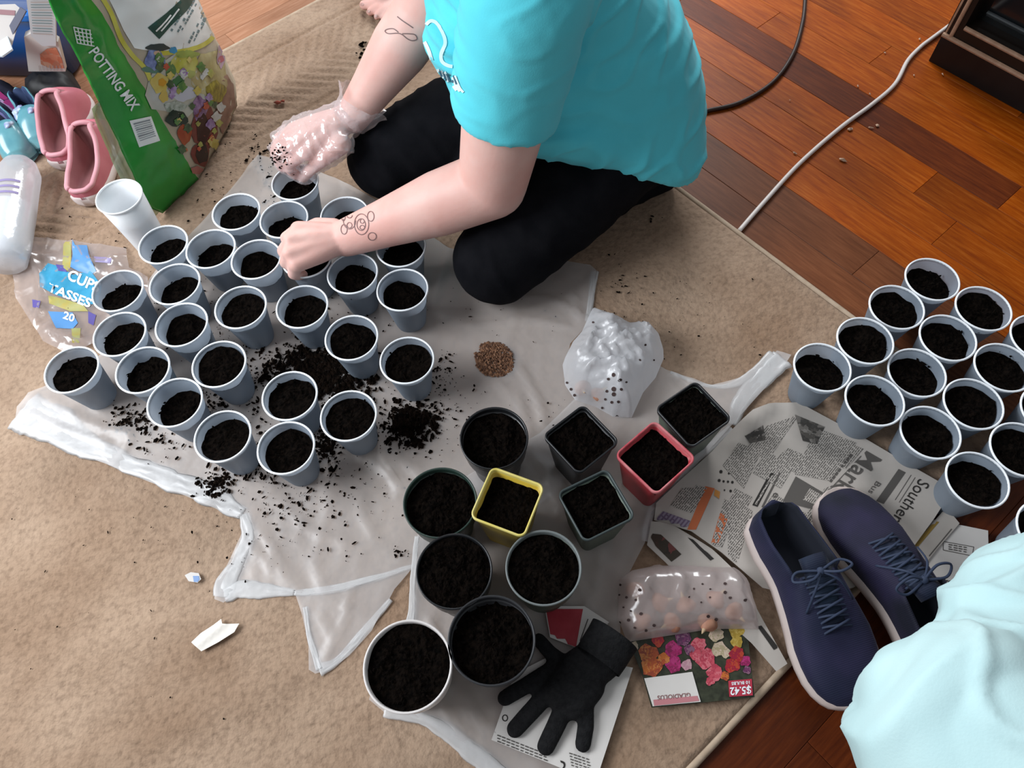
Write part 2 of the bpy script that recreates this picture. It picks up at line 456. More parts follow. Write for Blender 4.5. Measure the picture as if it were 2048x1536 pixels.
# boards beyond the near edge: along BX
for r in range(0, 12):
    v = (-0.9 if r * BW > 0.54 else 0.0) - rng.uniform(0, 0.0)
    first = rng.uniform(0.2, 0.7)
    while v < 1.9:
        L = round(first if first else rng.choice(LENS), 2); first = 0
        board(CORNER + AX * (r * BW) + BX * v, BX, L, M['board_red'])
        v += L
# boards beyond the far edge
for r in range(0, 20):
    v = 0.0; first = rng.uniform(0.2, 0.7)
    while v < 2.6:
        L = round(first if first else rng.choice(LENS), 2); first = 0
        board(CORNER + AX * (-1.79 - (r + 1) * BW) + BX * v, BX, L, M['board_pale'])
        v += L

# ------------------------------------------------------------------ rug
def rug_mat():
    m, nt, b = nodes('beige_pile'); N = nt.nodes.new
    b.inputs['Roughness'].default_value = 0.95; b.inputs['Specular IOR Level'].default_value = 0.1; b.inputs['Sheen Weight'].default_value = 0.15
    tc = N('ShaderNodeTexCoord')
    a = N('ShaderNodeTexNoise'); a.inputs['Scale'].default_value = 5.0; a.inputs['Detail'].default_value = 6; lk(nt, tc.outputs['Object'], a.inputs['Vector'])
    cr = N('ShaderNodeValToRGB'); el = cr.color_ramp.elements; el[0].position = 0.22; el[1].position = 0.74
    el[0].color = (0.235, 0.147, 0.092, 1); el[1].color = (0.43, 0.310, 0.222, 1); lk(nt, a.outputs['Fac'], cr.inputs[0])
    f = N('ShaderNodeTexNoise'); f.inputs['Scale'].default_value = 120; f.inputs['Detail'].default_value = 3; lk(nt, tc.outputs['Object'], f.inputs['Vector'])
    mx = N('ShaderNodeMix'); mx.data_type = 'RGBA'; mx.blend_type = 'MULTIPLY'; mx.inputs[0].default_value = 0.40
    c2 = N('ShaderNodeValToRGB'); c2.color_ramp.elements[0].position = 0.3; c2.color_ramp.elements[0].color = (0.45, 0.42, 0.4, 1); c2.color_ramp.elements[1].position = 0.55; c2.color_ramp.elements[1].color = (1.05, 1.05, 1.05, 1)
    lk(nt, f.outputs['Fac'], c2.inputs[0]); lk(nt, cr.outputs[0], mx.inputs[6]); lk(nt, c2.outputs[0], mx.inputs[7]); lk(nt, mx.outputs[2], b.inputs['Base Color'])
    f2 = N('ShaderNodeTexNoise'); f2.inputs['Scale'].default_value = 85; f2.inputs['Detail'].default_value = 5; lk(nt, tc.outputs['Object'], f2.inputs['Vector'])
    bp = N('ShaderNodeBump'); bp.inputs['Strength'].default_value = 0.9; bp.inputs['Distance'].default_value = 0.004
    lk(nt, f2.outputs['Fac'], bp.inputs['Height']); lk(nt, bp.outputs[0], b.inputs['Normal'])
    return m
M['rug'] = rug_mat()
def rug_height(p):
    d = CORNER - p; q = p - CORNER
    u, v = q.dot(AX), q.dot(BX)
    h = 0.0012 * n3(p.x * 9, p.y * 9) + 0.0007 * n3(p.x * 40, p.y * 40, 3)
    # carved border band along the far edge: a groove and slanting ribs
    w = u + 1.81
    if 0.10 < w < 0.30:
        h -= 0.0065 * max(0, math.cos((v + abs(w - .2) * 0.9) * 2 * PI / 0.034)) * min(1, (w - 0.10) / 0.03, (0.30 - w) / 0.03)
    for g in (0.085, 0.315):
        h -= 0.0055 * math.exp(-((w - g) / 0.006) ** 2)
    # ripples pushed up in the near part
    h += 0.0026 * max(0, math.sin((q.dot(Vector((0.35, -0.94, 0)))) * 38 + 2 * n3(p.x * 3, p.y * 3))) * min(1, max(0, (v - 0.55) * 3)) * min(1, max(0, (u + 0.95) * 2))
    return h
vs, fs = [], []
NU, NV, LU, LV = 300, 330, 1.81, 2.6
for i in range(NU + 1):
    for j in range(NV + 1):
        # finer rows near the carved border
        u, v = -LU + LU * (i / NU) ** 1.25, LV * j / NV
        e = min(u + LU, -u, v, LV - v)
        p = rug_pt(u, v); z = RZ - 0.0005 + rug_height(p)
        if e < 0.006: z -= 0.006 * (1 - e / 0.006) ** 2
        if e < 1e-6: z = 0.002
        vs.append((p.x, p.y, z))
for i in range(NU):
    for j in range(NV):
        a = i * (NV + 1) + j; fs.append((a, a + NV + 1, a + NV + 2, a + 1)[::-1])
rug = obj('rug', vs, fs, M['rug'])
tag(rug, 'large beige pile rug with a carved border spread over the wooden floor', 'rug')
b = MB().tube([rug_pt(-LU, v, 0.006) for v in np.linspace(0, LV, 60)], 0.006, 8); b.tube([rug_pt(u, 0, 0.006) for u in np.linspace(-LU, 0, 50)], 0.006, 8); b.tube([rug_pt(0, v, 0.006) for v in np.linspace(0, LV, 60)], 0.006, 8)
M['binding'] = pm('rug_binding', (0.42, 0.32, 0.23), (0.5, 0.39, 0.29), scale=60, rough=0.9, spec=0.1)
b.build('binding', M['binding'], rug)
# ------------------------------------------------------------------ plastic sheeting
def seg_d(p, a, b):
    ab = b - a; t = max(0, min(1, (p - a).dot(ab) / max(1e-9, ab.length_squared))); return (p - (a + ab * t)).length
def sheet(name, outline, step, z0, label, ridges=(), seed=0.0, mat=None, amp=0.0014, cat='plastic sheet', parent=None, edge=0.0):
    poly = [at(x, y, RZ)[:2] for x, y in outline]
    rd = []
    for pts, w, h in ridges:
        c = [Vector(q[:2]) for q in spline([at(x, y, RZ) for x, y in pts], 3)]; rd.append((c, w, h))
    v, f = fill(poly, step); V = []
    pv = [Vector(q) for q in poly]
    for p in v:
        r = 1 - abs(n3(p[0] * 6 + seed, p[1] * 6, seed)) * 2
        h = amp * (1 + n3(p[0] * 16, p[1] * 16, seed)) + amp * 2.2 * max(0, r) ** 8 + amp * 1.2 * max(0, 1 - abs(n3(p[0] * 17, p[1] * 11, seed + 5)) * 3) ** 4
        q = Vector((p[0], p[1]))
        for c, w, hh in rd:
            d = min((seg_d(q, c[k], c[k + 1]) for k in range(len(c) - 1)), default=1)
            if d < 4 * w: h += hh * math.exp(-(d / w) ** 2)
        if edge:
            d = min(seg_d(q, pv[k - 1], pv[k]) for k in range(len(pv)))
            h += edge * math.exp(-(d / .006) ** 2) * (.6 + n3(p[0] * 30, p[1] * 30, seed))
        V.append((p[0], p[1], z0 + max(0, h)))
    o = obj(name, V, f, mat or M['film'], parent)
    if label: tag(o, label, cat)
    return o
main_out = [(517, 312), (600, 330), (700, 372), (800, 430), (900, 500), (1000, 520), (1110, 520), (1180, 532), (1197, 548), (1186, 590), (1176, 650), (1140, 690), (1128, 760),
            (1170, 800), (1160, 900), (1120, 980), (1010, 1060), (905, 1105), (832, 1130), (790, 1180), (745, 1262), (700, 1312), (662, 1340), (632, 1348), (619, 1340), (618, 1290), (606, 1232), (592, 1190), (545, 1180),
            (500, 1178), (470, 1190), (450, 1207), (432, 1200), (434, 1165), (452, 1140), (468, 1105), (488, 1062), (486, 1034), (440, 1022), (370, 992), (300, 965), (220, 932), (150, 905), (70, 876), (32, 850), (36, 815), (60, 788), (100, 770),
            (170, 740), (215, 700), (270, 640), (300, 560), (330, 520), (392, 462), (455, 390)]
RID = [([(700, 880), (770, 930), (800, 990)], .006, .004), ([(905, 500), (880, 560), (865, 620)], .006, .004), ([(870, 640), (960, 655), (1050, 640), (1150, 660)], .006, .004), ([(1040, 740), (1075, 800), (1090, 850)], .007, .006), ([(1000, 770), (1050, 830), (1060, 880)], .005, .004), ([(1020, 600), (1100, 600), (1175, 640)], .006, .005), ([(1120, 560), (1150, 600), (1160, 650)], .005, .005),
       ([(770, 900), (840, 950), (870, 990)], .005, .004), ([(720, 910), (820, 985), (830, 1040)], .005, .005), ([(520, 1060), (560, 1120), (600, 1180)], .005, .004), ([(500, 1090), (540, 1130), (580, 1170)], .005, .004), ([(640, 1230), (665, 1280), (650, 1330)], .004, .003), ([(700, 1180), (690, 1250), (650, 1320)], .004, .004), ([(100, 800), (180, 850), (260, 870)], .01, .007), ([(70, 830), (130, 860), (220, 890)], .008, .006),
       ([(420, 440), (470, 380), (520, 335)], .004, .003), ([(405, 455), (455, 400)], .004, .003), ([(560, 1000), (620, 1060), (700, 1090)], .006, .003)]
sh = sheet('plastic_sheet', main_out, 0.0095, RZ + 0.0022, 'milky plastic sheet under the left cluster of cups, littered with soil', RID, seed=1.0)
def fold(parent, pts, w, z, name='folded_hem', wav=0.006, sd=0.0):
    """a bunched hem: a puffed ribbon of doubled film"""
    c = spline([at(x, y, RZ) for x, y in pts], 10); n = len(c); b = MB(); rings = []
    ww = spline([Vector((q, 0, 0)) for q in w], 10) if len(w) == len(pts) else [Vector((w[0], 0, 0))] * n
    for i, p in enumerate(c):
        t = (c[min(i + 1, n - 1)] - c[max(i - 1, 0)]).normalized(); s = Vector((-t.y, t.x, 0)); hw = ww[i].x / 2
        ring = []
        for k, (a, h) in enumerate(((-1, 0), (-.85, .35), (-.6, .7), (-.35, .35), (-.05, .8), (0.2, .4), (.5, .9), (.8, .45), (1, 0), (.5, -.05), (-.5, -.05))):
            q = p + s * (hw * (a + 0.35 * n3(p.x * 26 + a, p.y * 26, sd) + .12 * n3(p.x * 90, p.y * 90 + a, sd)))
            q.z = z + max(0, h) * (0.0018 + 0.07 * hw + wav * .45 * (0.4 + n3(p.x * 24, p.y * 24, a * 3 + sd)) + .0015 * n3(p.x * 80, p.y * 80, a * 5 + sd)); q.z = max(q.z, z)
            ring.append(q)
        rings.append(ring)
    b.loft(rings, 0, True, True)
    return b.build(name, M['film_fold'], parent)
ZF = RZ + 0.003
fold(sh, [(48, 822), (95, 846), (150, 880), (230, 915), (330, 955), (420, 990), (488, 1028)], [.075, .075, .05, .035, .036, .04, .025], ZF, sd=1)
fold(sh, [(490, 1030), (497, 1075), (478, 1125), (455, 1165), (445, 1195)], [.02, .022, .026, .034, .03], ZF, sd=2)
fold(sh, [(450, 1190), (480, 1180), (530, 1182), (590, 1186)], [.024, .03, .025, .01], ZF, sd=3)
fold(sh, [(830, 1132), (740, 1160), (650, 1182), (590, 1186)], [.006, .012, .014, .01], ZF, wav=.003, sd=4)
fold(sh, [(782, 1200), (730, 1262), (680, 1318), (640, 1342)], [.008, .014, .012, .02], ZF, wav=.003, sd=5)
fold(sh, [(612, 1215), (622, 1280), (640, 1340)], [.008, .01, .012], ZF, wav=.003, sd=6)
fold(sh, [(1190, 545), (1184, 590), (1176, 645)], [.016, .012, .012], ZF, wav=.004, sd=7)

pot_out = [(960, 940), (1080, 870), (1150, 800), (1180, 720), (1260, 700), (1330, 742), (1420, 774), (1480, 760), (1530, 722), (1552, 705), (1580, 714), (1560, 745), (1510, 800), (1470, 845), (1420, 900), (1350, 975), (1300, 1030), (1288, 1090), (1262, 1140), (1240, 1180),
           (1240, 1260), (1236, 1380), (1180, 1560), (1080, 1640), (980, 1545), (900, 1475), (830, 1432), (770, 1425), (740, 1400), (760, 1330), (822, 1230), (828, 1150), (838, 1060), (860, 1000)]
RID2 = [([(1060, 905), (1095, 950), (1110, 1000)], .007, .008), ([(1290, 1090), (1250, 1180), (1230, 1250)], .006, .006), ([(880, 1400), (905, 1440), (935, 1470)], .006, .006), ([(930, 1380), (950, 1430), (1000, 1470)], .005, .005), ([(1200, 1100), (1190, 1180), (1170, 1230)], .005, .004), ([(1130, 1060), (1150, 1150), (1180, 1230)], .005, .004), ([(860, 1240), (880, 1300), (890, 1380)], .006, .006), ([(1400, 890), (1330, 980), (1290, 1060)], .006, .005), ([(1350, 760), (1400, 800), (1460, 830)], .006, .005), ([(1080, 930), (1120, 960), (1120, 1030)], .005, .008)]
sh2 = sheet('plastic_sheet', pot_out, 0.0095, RZ + 0.0052, 'milky plastic sheet under the flower pots and the black glove', RID2, seed=9.0)
ZF2 = RZ + 0.006
fold(sh2, [(836, 1075), (828, 1150), (826, 1225), (818, 1260)], [.008, .010, .012, .02], ZF2, wav=.003, sd=11)
fold(sh2, [(770, 1424), (850, 1440), (920, 1485), (990, 1545), (1080, 1632)], [.014, .02, .024, .03, .03], ZF2, sd=12)
fold(sh2, [(1565, 722), (1520, 762), (1478, 812), (1462, 852)], [.045, .034, .03, .02], ZF2, sd=13)
fold(sh2, [(1462, 860), (1390, 925), (1310, 1010), (1290, 1085)], [.016, .014, .012, .014], ZF2, wav=.003, sd=14)
fold(sh2, [(1340, 748), (1420, 776), (1480, 765), (1545, 712)], [.006, .008, .014, .02], ZF2, wav=.003, sd=15)
# ------------------------------------------------------------------ loose soil
def clod_verts(c, r, rr):
    a = rr.uniform(0, 6.28); el = rr.uniform(0.7, 1.7)
    ca, sa = math.cos(a), math.sin(a)
    base = [(1, 0, 0), (.3, .9, .05), (-.8, .6, 0), (-.8, -.6, .05), (.3, -.9, 0), (0.1 * rr.uniform(-1, 1), .1, rr.uniform(.5, .9)), (0, 0, -.3)]
    out = []
    for x, y, z in base:
        x *= el * r * rr.uniform(.7, 1.2); y *= r / el * rr.uniform(.7, 1.2)
        out.append(Vector((c.x + x * ca - y * sa, c.y + x * sa + y * ca, c.z + z * r)))
    return out, [(0, 1, 5), (1, 2, 5), (2, 3, 5), (3, 4, 5), (4, 0, 5), (1, 0, 6), (2, 1, 6), (3, 2, 6), (4, 3, 6), (0, 4, 6)]
def scatter(name, spots, label, z, mat, seed, parent=None, cat='soil'):
    rr = random.Random(seed); b = MB()
    for (x, y, sx, sy, n, r0, r1) in spots:
        for _ in range(n):
            q = at(rr.gauss(x, sx), rr.gauss(y, sy), z); r = r0 + (r1 - r0) * rr.random() ** 2.5
            v, f = clod_verts(q, r, rr); b.add(v, f)
    o = b.build(name, mat, parent, False); tag(o, label, cat, None, 'stuff'); return o
SOIL = [(640, 742, 52, 24, 950, .0018, .009), (600, 715, 60, 20, 260, .0015, .006), (690, 790, 30, 20, 220, .0015, .006), (820, 850, 24, 20, 480, .0016, .008), (820, 850, 50, 34, 160, .001, .0045), (650, 890, 16, 22, 160, .0015, .006),
        (260, 840, 22, 16, 130, .0014, .006), (320, 880, 30, 25, 60, .001, .0055), (435, 965, 20, 14, 130, .0014, .006), (430, 800, 25, 25, 110, .001, .005), (545, 915, 30, 40, 140, .001, .005), (600, 985, 55, 40, 120, .0008, .0045),
        (690, 950, 80, 60, 130, .0007, .003), (610, 1050, 80, 55, 70, .0007, .0035), (330, 620, 60, 60, 120, .001, .004), (440, 660, 40, 40, 120, .001, .004), (880, 790, 30, 40, 90, .001, .004), (890, 740, 14, 20, 50, .001, .004),
        (520, 780, 30, 30, 90, .001, .004), (795, 1108, 8, 5, 16, .001, .004), (500, 1065, 70, 40, 25, .0007, .003), (1000, 640, 70, 50, 30, .0007, .0025), (1100, 870, 60, 60, 30, .0007, .003), (960, 830, 40, 40, 30, .0008, .0035), (720, 620, 60, 20, 60, .001, .004)]
scatter('loose_soil', SOIL, 'crumbs and heaps of dark potting soil spilled over the plastic sheet', RZ + 0.007, M['soil_dry'], 5)
RUGDIRT = [(470, 330, 60, 50, 60, .0007, .003), (200, 460, 60, 50, 40, .0007, .003), (440, 440, 30, 50, 50, .0008, .0035), (520, 330, 16, 30, 50, .0015, .006), (1250, 560, 90, 60, 45, .0007, .003), (1350, 680, 90, 60, 60, .0007, .0025), (300, 1010, 150, 60, 40, .0006, .0022), (600, 260, 50, 50, 25, .0006, .0025), (1304, 436, 4, 4, 6, .002, .004),
           (1240, 570, 14, 12, 20, .001, .004), (730, 105, 6, 10, 25, .003, .008), (540, 380, 8, 22, 30, .002, .006), (250, 1200, 150, 120, 30, .0005, .002)]
scatter('rug_crumbs', RUGDIRT, 'dark soil crumbs scattered on the bare beige rug', RZ + 0.0025, M['soil_dry'], 6)
# little heap of brown seed on the sheet
M['seed'] = pm('brown_seed', (0.07, 0.028, 0.014), (0.30, 0.15, 0.08), scale=180, rough=0.6)
rr = random.Random(11); b = MB()
for _ in range(1500):
    x, y = rr.uniform(-1, 1), rr.uniform(-1, 1)
    if x * x + y * y > 1.15 or (x < -.7 and y < -.4): continue
    q = at(988 + 37 * x + 4 * y, 719 + 34 * y, RZ + 0.006); q.z += 0.006 * max(0, 1 - x * x - y * y) * rr.random()
    v, f = clod_verts(q, rr.uniform(.0014, .0030), rr); b.add(v, f)
tag(b.build('seed_heap', M['seed'], None, False), 'small heap of brown seeds on the plastic sheet below the black knee', 'seeds', None, 'stuff')
# ------------------------------------------------------------------ cups of soil
CUP_H = 0.10
def soil_disc(r, z, seed, amp=0.004, tilt=0.0, ta=0.0, nr=9, na=30, rough=1.0):
    v = [Vector((0, 0, z))]; f = []
    for i in range(1, nr + 1):
        for j in range(na):
            a = 2 * PI * j / na; q = r * i / nr
            if i == nr: q *= 1 + 0.0
            x, y = q * math.cos(a), q * math.sin(a)
            h = amp * n3(x * 55, y * 55, seed) + rough * 0.0022 * n3(x * 190, y * 190, seed + 7) + tilt * (x * math.cos(ta) + y * math.sin(ta)) / r
            h += rough * 0.0013 * (random.random() - .5)
            v.append(Vector((x, y, z + h)))
    for j in range(na): f.append((0, 1 + j, 1 + (j + 1) % na))
    for i in range(nr - 1):
        for j in range(na):
            k = (j + 1) % na; a = 1 + i * na
            f.append((a + j, a + na + j, a + na + k, a + k))
    return v, f
def cup_radius(z): return 0.0285 + (0.0435 - 0.0285) * z / CUP_H
cb = MB()
prof = [(0.0, 0.003), (0.0265, 0.003), (0.0275, 0.0), (0.0285, 0.0005)] + [(cup_radius(z) + (0.0007 if z > .082 else 0), z) for z in (0.004, 0.02, 0.04, 0.06, 0.08, 0.083, 0.0985)]
cb.lathe(prof, 40)
cup_body_me = mesh_data('cup_body', cb.v, cb.f, M['cup'])
rb = MB(); rb.lathe([(0.0438, 0.0968), (0.0462, 0.0966), (0.0470, 0.0982), (0.0462, 0.0998), (0.0446, 0.1002), (0.0436, 0.0992), (0.0438, 0.0968)], 48)
cup_rim_me = mesh_data('rim', rb.v, rb.f, M['cup_rim'])
soil_me = {}
def soil_mesh(level, seed):
    key = (level, seed)
    if key not in soil_me:
        R = cup_radius(level) - 0.0008
        v, f = soil_disc(R, level, seed * 3.1, 0.006, 0.006 * ((seed % 3) - .6), -0.7 + seed)
        b = MB(); b.add(v, f)
        rr = random.Random(seed)
        for _ in range(26):
            a, q = rr.uniform(0, 6.28), R * rr.uniform(.3, .97); cv, cf = clod_verts(Vector((q * math.cos(a), q * math.sin(a), level + .002)), rr.uniform(.0012, .0038), rr); b.add(cv, cf)
        soil_me[key] = mesh_data('soil', b.v, b.f, M['soil'], False)
    return soil_me[key]
def settle(P, dmin=0.0945, it=60):
    """neighbouring rims touch but do not run into each other"""
    for _ in range(it):
        for i in range(len(P)):
            for j in range(i):
                d = P[i] - P[j]; d.z = 0; L = d.length
                if L < dmin: s = d * ((dmin - L) / L / 2); P[i] += s; P[j] -= s
    return P
def place_cup(p, level, label, group, seed):
    e = empty('plastic_cup', p, random.uniform(0, 6.28), label, 'cup', group)
    link('cup_body', cup_body_me, e); link('rim', cup_rim_me, e); link('soil', soil_mesh(level, seed % 7), e)
    return e
GL = 'soil-filled cups clustered on the plastic sheet'
LEFT = [
 (588, 371, .066, 'frosted cup of soil the plastic-gloved hand is reaching into'),
 (472, 423, .070, 'back-row cup of soil standing between the potting mix bag and the bare fist'),
 (570, 431, .062, 'frosted cup of soil half covered by the top of the bare fist'),
 (689, 430, .060, 'frosted cup behind the tattooed forearm, only its far rim showing'),
 (420, 500, .060, 'shallow-filled cup with a pinkish inner wall, second from the tall white cup'),
 (507, 517, .063, 'frosted cup of soil touching the left side of the bare fist'),
 (330, 489, .064, 'frosted cup of soil standing nearest the tall empty white cup'),
 (613, 515, .066, 'cup directly under the bare fist, nearly hidden by the hand'),
 (802, 494, .066, 'cup of soil tucked below the tattooed forearm beside the black trouser knee'),
 (235, 581, .068, 'cup of soil standing on the edge of the printed cup wrapper, beside its lettering'),
 (352, 569, .064, 'cup of soil between the wrapper and the cup with the pinkish inner wall'),
 (241, 671, .070, 'cup of soil just below the wrapper, diagonally above the leftmost cup'),
 (362, 645, .064, 'cup of soil in the middle left, with soil pushed to its right side'),
 (143, 739, .074, 'leftmost cup of soil, standing alone at the white folded corner of the sheet'),
 (286, 739, .070, 'cup of soil directly right of the leftmost cup, with one dark crumb on its wall'),
 (350, 798, .064, 'cup with a dark soil streak down its inner wall, lower left of the cluster'),
 (434, 731, .078, 'well-filled cup left of the big spilled soil heap, touching the streaked cup'),
 (481, 614, .078, 'well-filled cup left of centre, below the fist-side cup'),
 (604, 613, .072, 'cup of soil straight below the bare fist, above the spilled soil heap'),
 (703, 675, .076, 'cup of soil just right of the big spilled soil heap'),
 (814, 720, .080, 'cup filled nearly to the rim, rightmost of the lower cups on the sheet'),
 (579, 794, .080, 'full cup directly below the big spilled soil heap, touching the cup in front'),
 (697, 831, .080, 'full cup between the spilled soil heap and the small round soil patch'),
 (445, 872, .080, 'heaped cup of soil with bits stuck to its wall, lower left front of the cluster'),
 (572, 892, .074, 'front-most cup of the left cluster, nearest the viewer'),
 (705, 546, .066, 'frosted cup of soil just below the wrist of the bare fist'),
 (805, 579, .066, 'cup with a pale smear inside, right end of its row near the black knee'),
]
def rim_base(x, y, z0): p = at(x, y, z0 + CUP_H - 0.001); p.z = z0; return p
for i, (p, (x, y, lv, lab)) in enumerate(zip(settle([rim_base(q[0], q[1], RZ + .004) for q in LEFT]), LEFT)): place_cup(p, lv + .005, lab, GL, i)
GR = 'soil-filled cups packed together at the right'
RIGHTC = [
 (1863, 566, 'topmost cup of the right-hand group, standing on bare boards'),
 (1806, 612, 'cup touching the lower left of the topmost cup in the right-hand group'),
 (1736, 689, 'second cup from the left end of the right-hand group, on the rug edge'),
 (1653, 733, 'leftmost cup of the right-hand group, standing on the rug'),
 (1965, 620, 'cup touching the lower right of the topmost cup in the right-hand group'),
 (1901, 674, 'cup in the centre of the upper right-hand group, hemmed in by cups all round'),
 (1835, 745, 'right-hand cup with a dark clod on its inner right wall'),
 (1757, 803, 'cup just above the newspaper, touching the leftmost pair of the right-hand group'),
 (1946, 804, 'cup in the middle right of the group, above the two nearest the newspaper'),
 (1865, 856, 'cup beside the newspaper headline, second row of the right-hand group'),
 (1956, 952, 'lowest whole cup of the right-hand group, beside the corner of the newspaper'),
 (2004, 733, 'cup at the right edge of the picture, third from the top'),
 (2060, 682, 'cup cut by the right edge of the picture, highest of those cut off'),
 (2030, 888, 'cup cut by the right edge, touching the lowest whole cup'),
 (2098, 822, 'cup of which only a sliver of rim shows at the right edge'),
 (2100, 1060, 'cup peeping out at the right edge just above the pale aqua knee'),
]
for i, (p, (x, y, lab)) in enumerate(zip(settle([rim_base(q[0], q[1], 0.002 if k not in (2, 3, 7) else RZ) for k, q in enumerate(RIGHTC)]), RIGHTC)): place_cup(p, .084 if i % 3 else .080, lab, GR, i + 2)

# tall empty cup and the sleeve of stacked cups
p = at(238, 393, RZ + 0.155); p.z = RZ
e = empty('tall_cup', p, 0, 'tall empty white plastic cup standing between the pink clogs and the soil cups', 'cup')
b = MB(); b.lathe([(0.0, 0.004), (0.028, 0.004), (0.030, 0.0), (0.0305, 0.002), (0.0335, 0.05), (0.0375, 0.10), (0.042, 0.154), (0.0412, 0.154), (0.0365, 0.10), (0.0325, 0.05), (0.0292, 0.006), (0, 0.006)], 48)
b.build('cup_body', M['white_cup'], e)
b = MB(); b.lathe([(0.0412, 0.153), (0.0432, 0.1525), (0.0440, 0.1545), (0.0432, 0.1565), (0.0414, 0.156), (0.0408, 0.1545), (0.0412, 0.153)], 48); b.build('rim', M['white_cup'], e)
# stack lying on its side, wrapped in clear film
a0, a1 = at(8, 520, RZ + 0.045), at(38, 350, RZ + 0.045)
d = (a1 - a0).normalized(); ang = math.atan2(d.y, d.x)
e = empty('cup_stack', (a0.x, a0.y, RZ), ang, 'sleeve of stacked white plastic cups lying on the rug at the left edge', 'cup stack')
Lst = (a1 - a0).length
def lying(prof, n=36): return [[Vector((x, r * math.cos(2 * PI * j / n), 0.045 + r * math.sin(2 * PI * j / n))) for j in range(n)] for r, x in prof]
for k in range(9):
    x0 = 0.03 + k * (Lst * 0.42) / 8
    b = MB(); b.loft(lying([(0.030, x0 - 0.03), (0.036, x0 - 0.028), (0.040, x0), (0.0415, x0 + .004), (0.040, x0 + .006), (0.036, x0 + .004)]), 0, True, False)
    b.loft(lying([(0.001, x0 - 0.0301), (0.030, x0 - 0.03)]), 0, True, False); b.build('stacked_cup', M['white_cup'], e)
b = MB(); b.loft(lying([(0.001, -.012), (0.034, -.010), (0.041, 0.0), (0.0435, 0.03), (0.0432, Lst * .5), (0.042, Lst * .8), (0.041, Lst), (0.033, Lst + .025), (0.02, Lst + .04), (0.004, Lst + .045)]), 0, True, False)
for v in b.v: v.y += .0012 * n3(v.x * 60, v.y * 60, v.z * 60); v.z += .0012 * n3(v.x * 50, v.y * 50, v.z * 60 + 4)
M['sleeve'] = film('cup_sleeve_film', (0.86, 0.88, 0.92), clear=0.35, gloss=0.08, rough=0.2, crumple=0.4, cscale=30)
b.build('film_sleeve', M['sleeve'], e)
M['purple_print'] = pm('faint_purple_print', (0.26, 0.22, 0.40), rough=0.6)
for k in range(3):
    b = MB(); x0 = Lst * (.60 + .07 * k)
    ar = [-.75 + .12 * i for i in range(10)]
    b.loft([[Vector((x0 + dx, 0.0436 * math.sin(t), 0.045 + 0.0436 * math.cos(t))) for t in ar] for dx in (0, .006)], 0, False, False); b.build('printed_band', M['purple_print'], e)

# ------------------------------------------------------------------ flower pots
def pot(x, y, rim_d, h, col, label, soil_lv=0.85, seed=0, group='flower pots of soil on the plastic sheet', rim_col=None, base_z=RZ + .0075, gloss=.4):
    p = at(x, y, base_z + h); p.z = base_z
    e = empty('flower_pot', p, 0, label, 'flower pot', group)
    R = rim_d / 2; r0 = R * 0.72; b = MB()
    b.lathe([(0, 0.003), (r0 - .003, 0.003), (r0 - .002, 0), (r0, 0.001), (r0 + (R - r0) * .75 - .003, h - .024), (R * .965, h - .022), (R * .97, h - .008), (R * .945, h - .006), (r0 + (R - r0) * .7, h * .6), (r0 - .003, .006), (0, .006)], 48)
    b.build('pot_wall', col, e)
    b = MB(); b.lathe([(R * .93, h - .010), (R * .985, h - .008), (R, h - .003), (R * .995, h), (R * .955, h), (R * .94, h - .003), (R * .93, h - .010)], 56); b.build('rim', rim_col or col, e)
    z = h * soil_lv; rs = R * (.93 if soil_lv > .8 else .90)
    v, f = soil_disc(rs, z, seed + .5, 0.007, .003, seed, 14, 44); b = MB(); b.add(v, f); rr = random.Random(seed)
    for _ in range(90):
        a, q = rr.uniform(0, 6.28), rs * math.sqrt(rr.uniform(.0, .93)); cv, cf = clod_verts(Vector((q * math.cos(a), q * math.sin(a), z + .002)), rr.uniform(.001, .0036), rr); b.add(cv, cf)
    b.build('soil', M['soil'], e, False)
    return e
def square_ring(hw, rc, n=6):
    out = []
    for k in range(4):
        cx, cy = [(1, 1), (-1, 1), (-1, -1), (1, -1)][k]
        for i in range(n + 1):
            a = k * PI / 2 + PI / 2 * i / n
            out.append((cx * (hw - rc) + rc * math.cos(a), cy * (hw - rc) + rc * math.sin(a)))
    return out
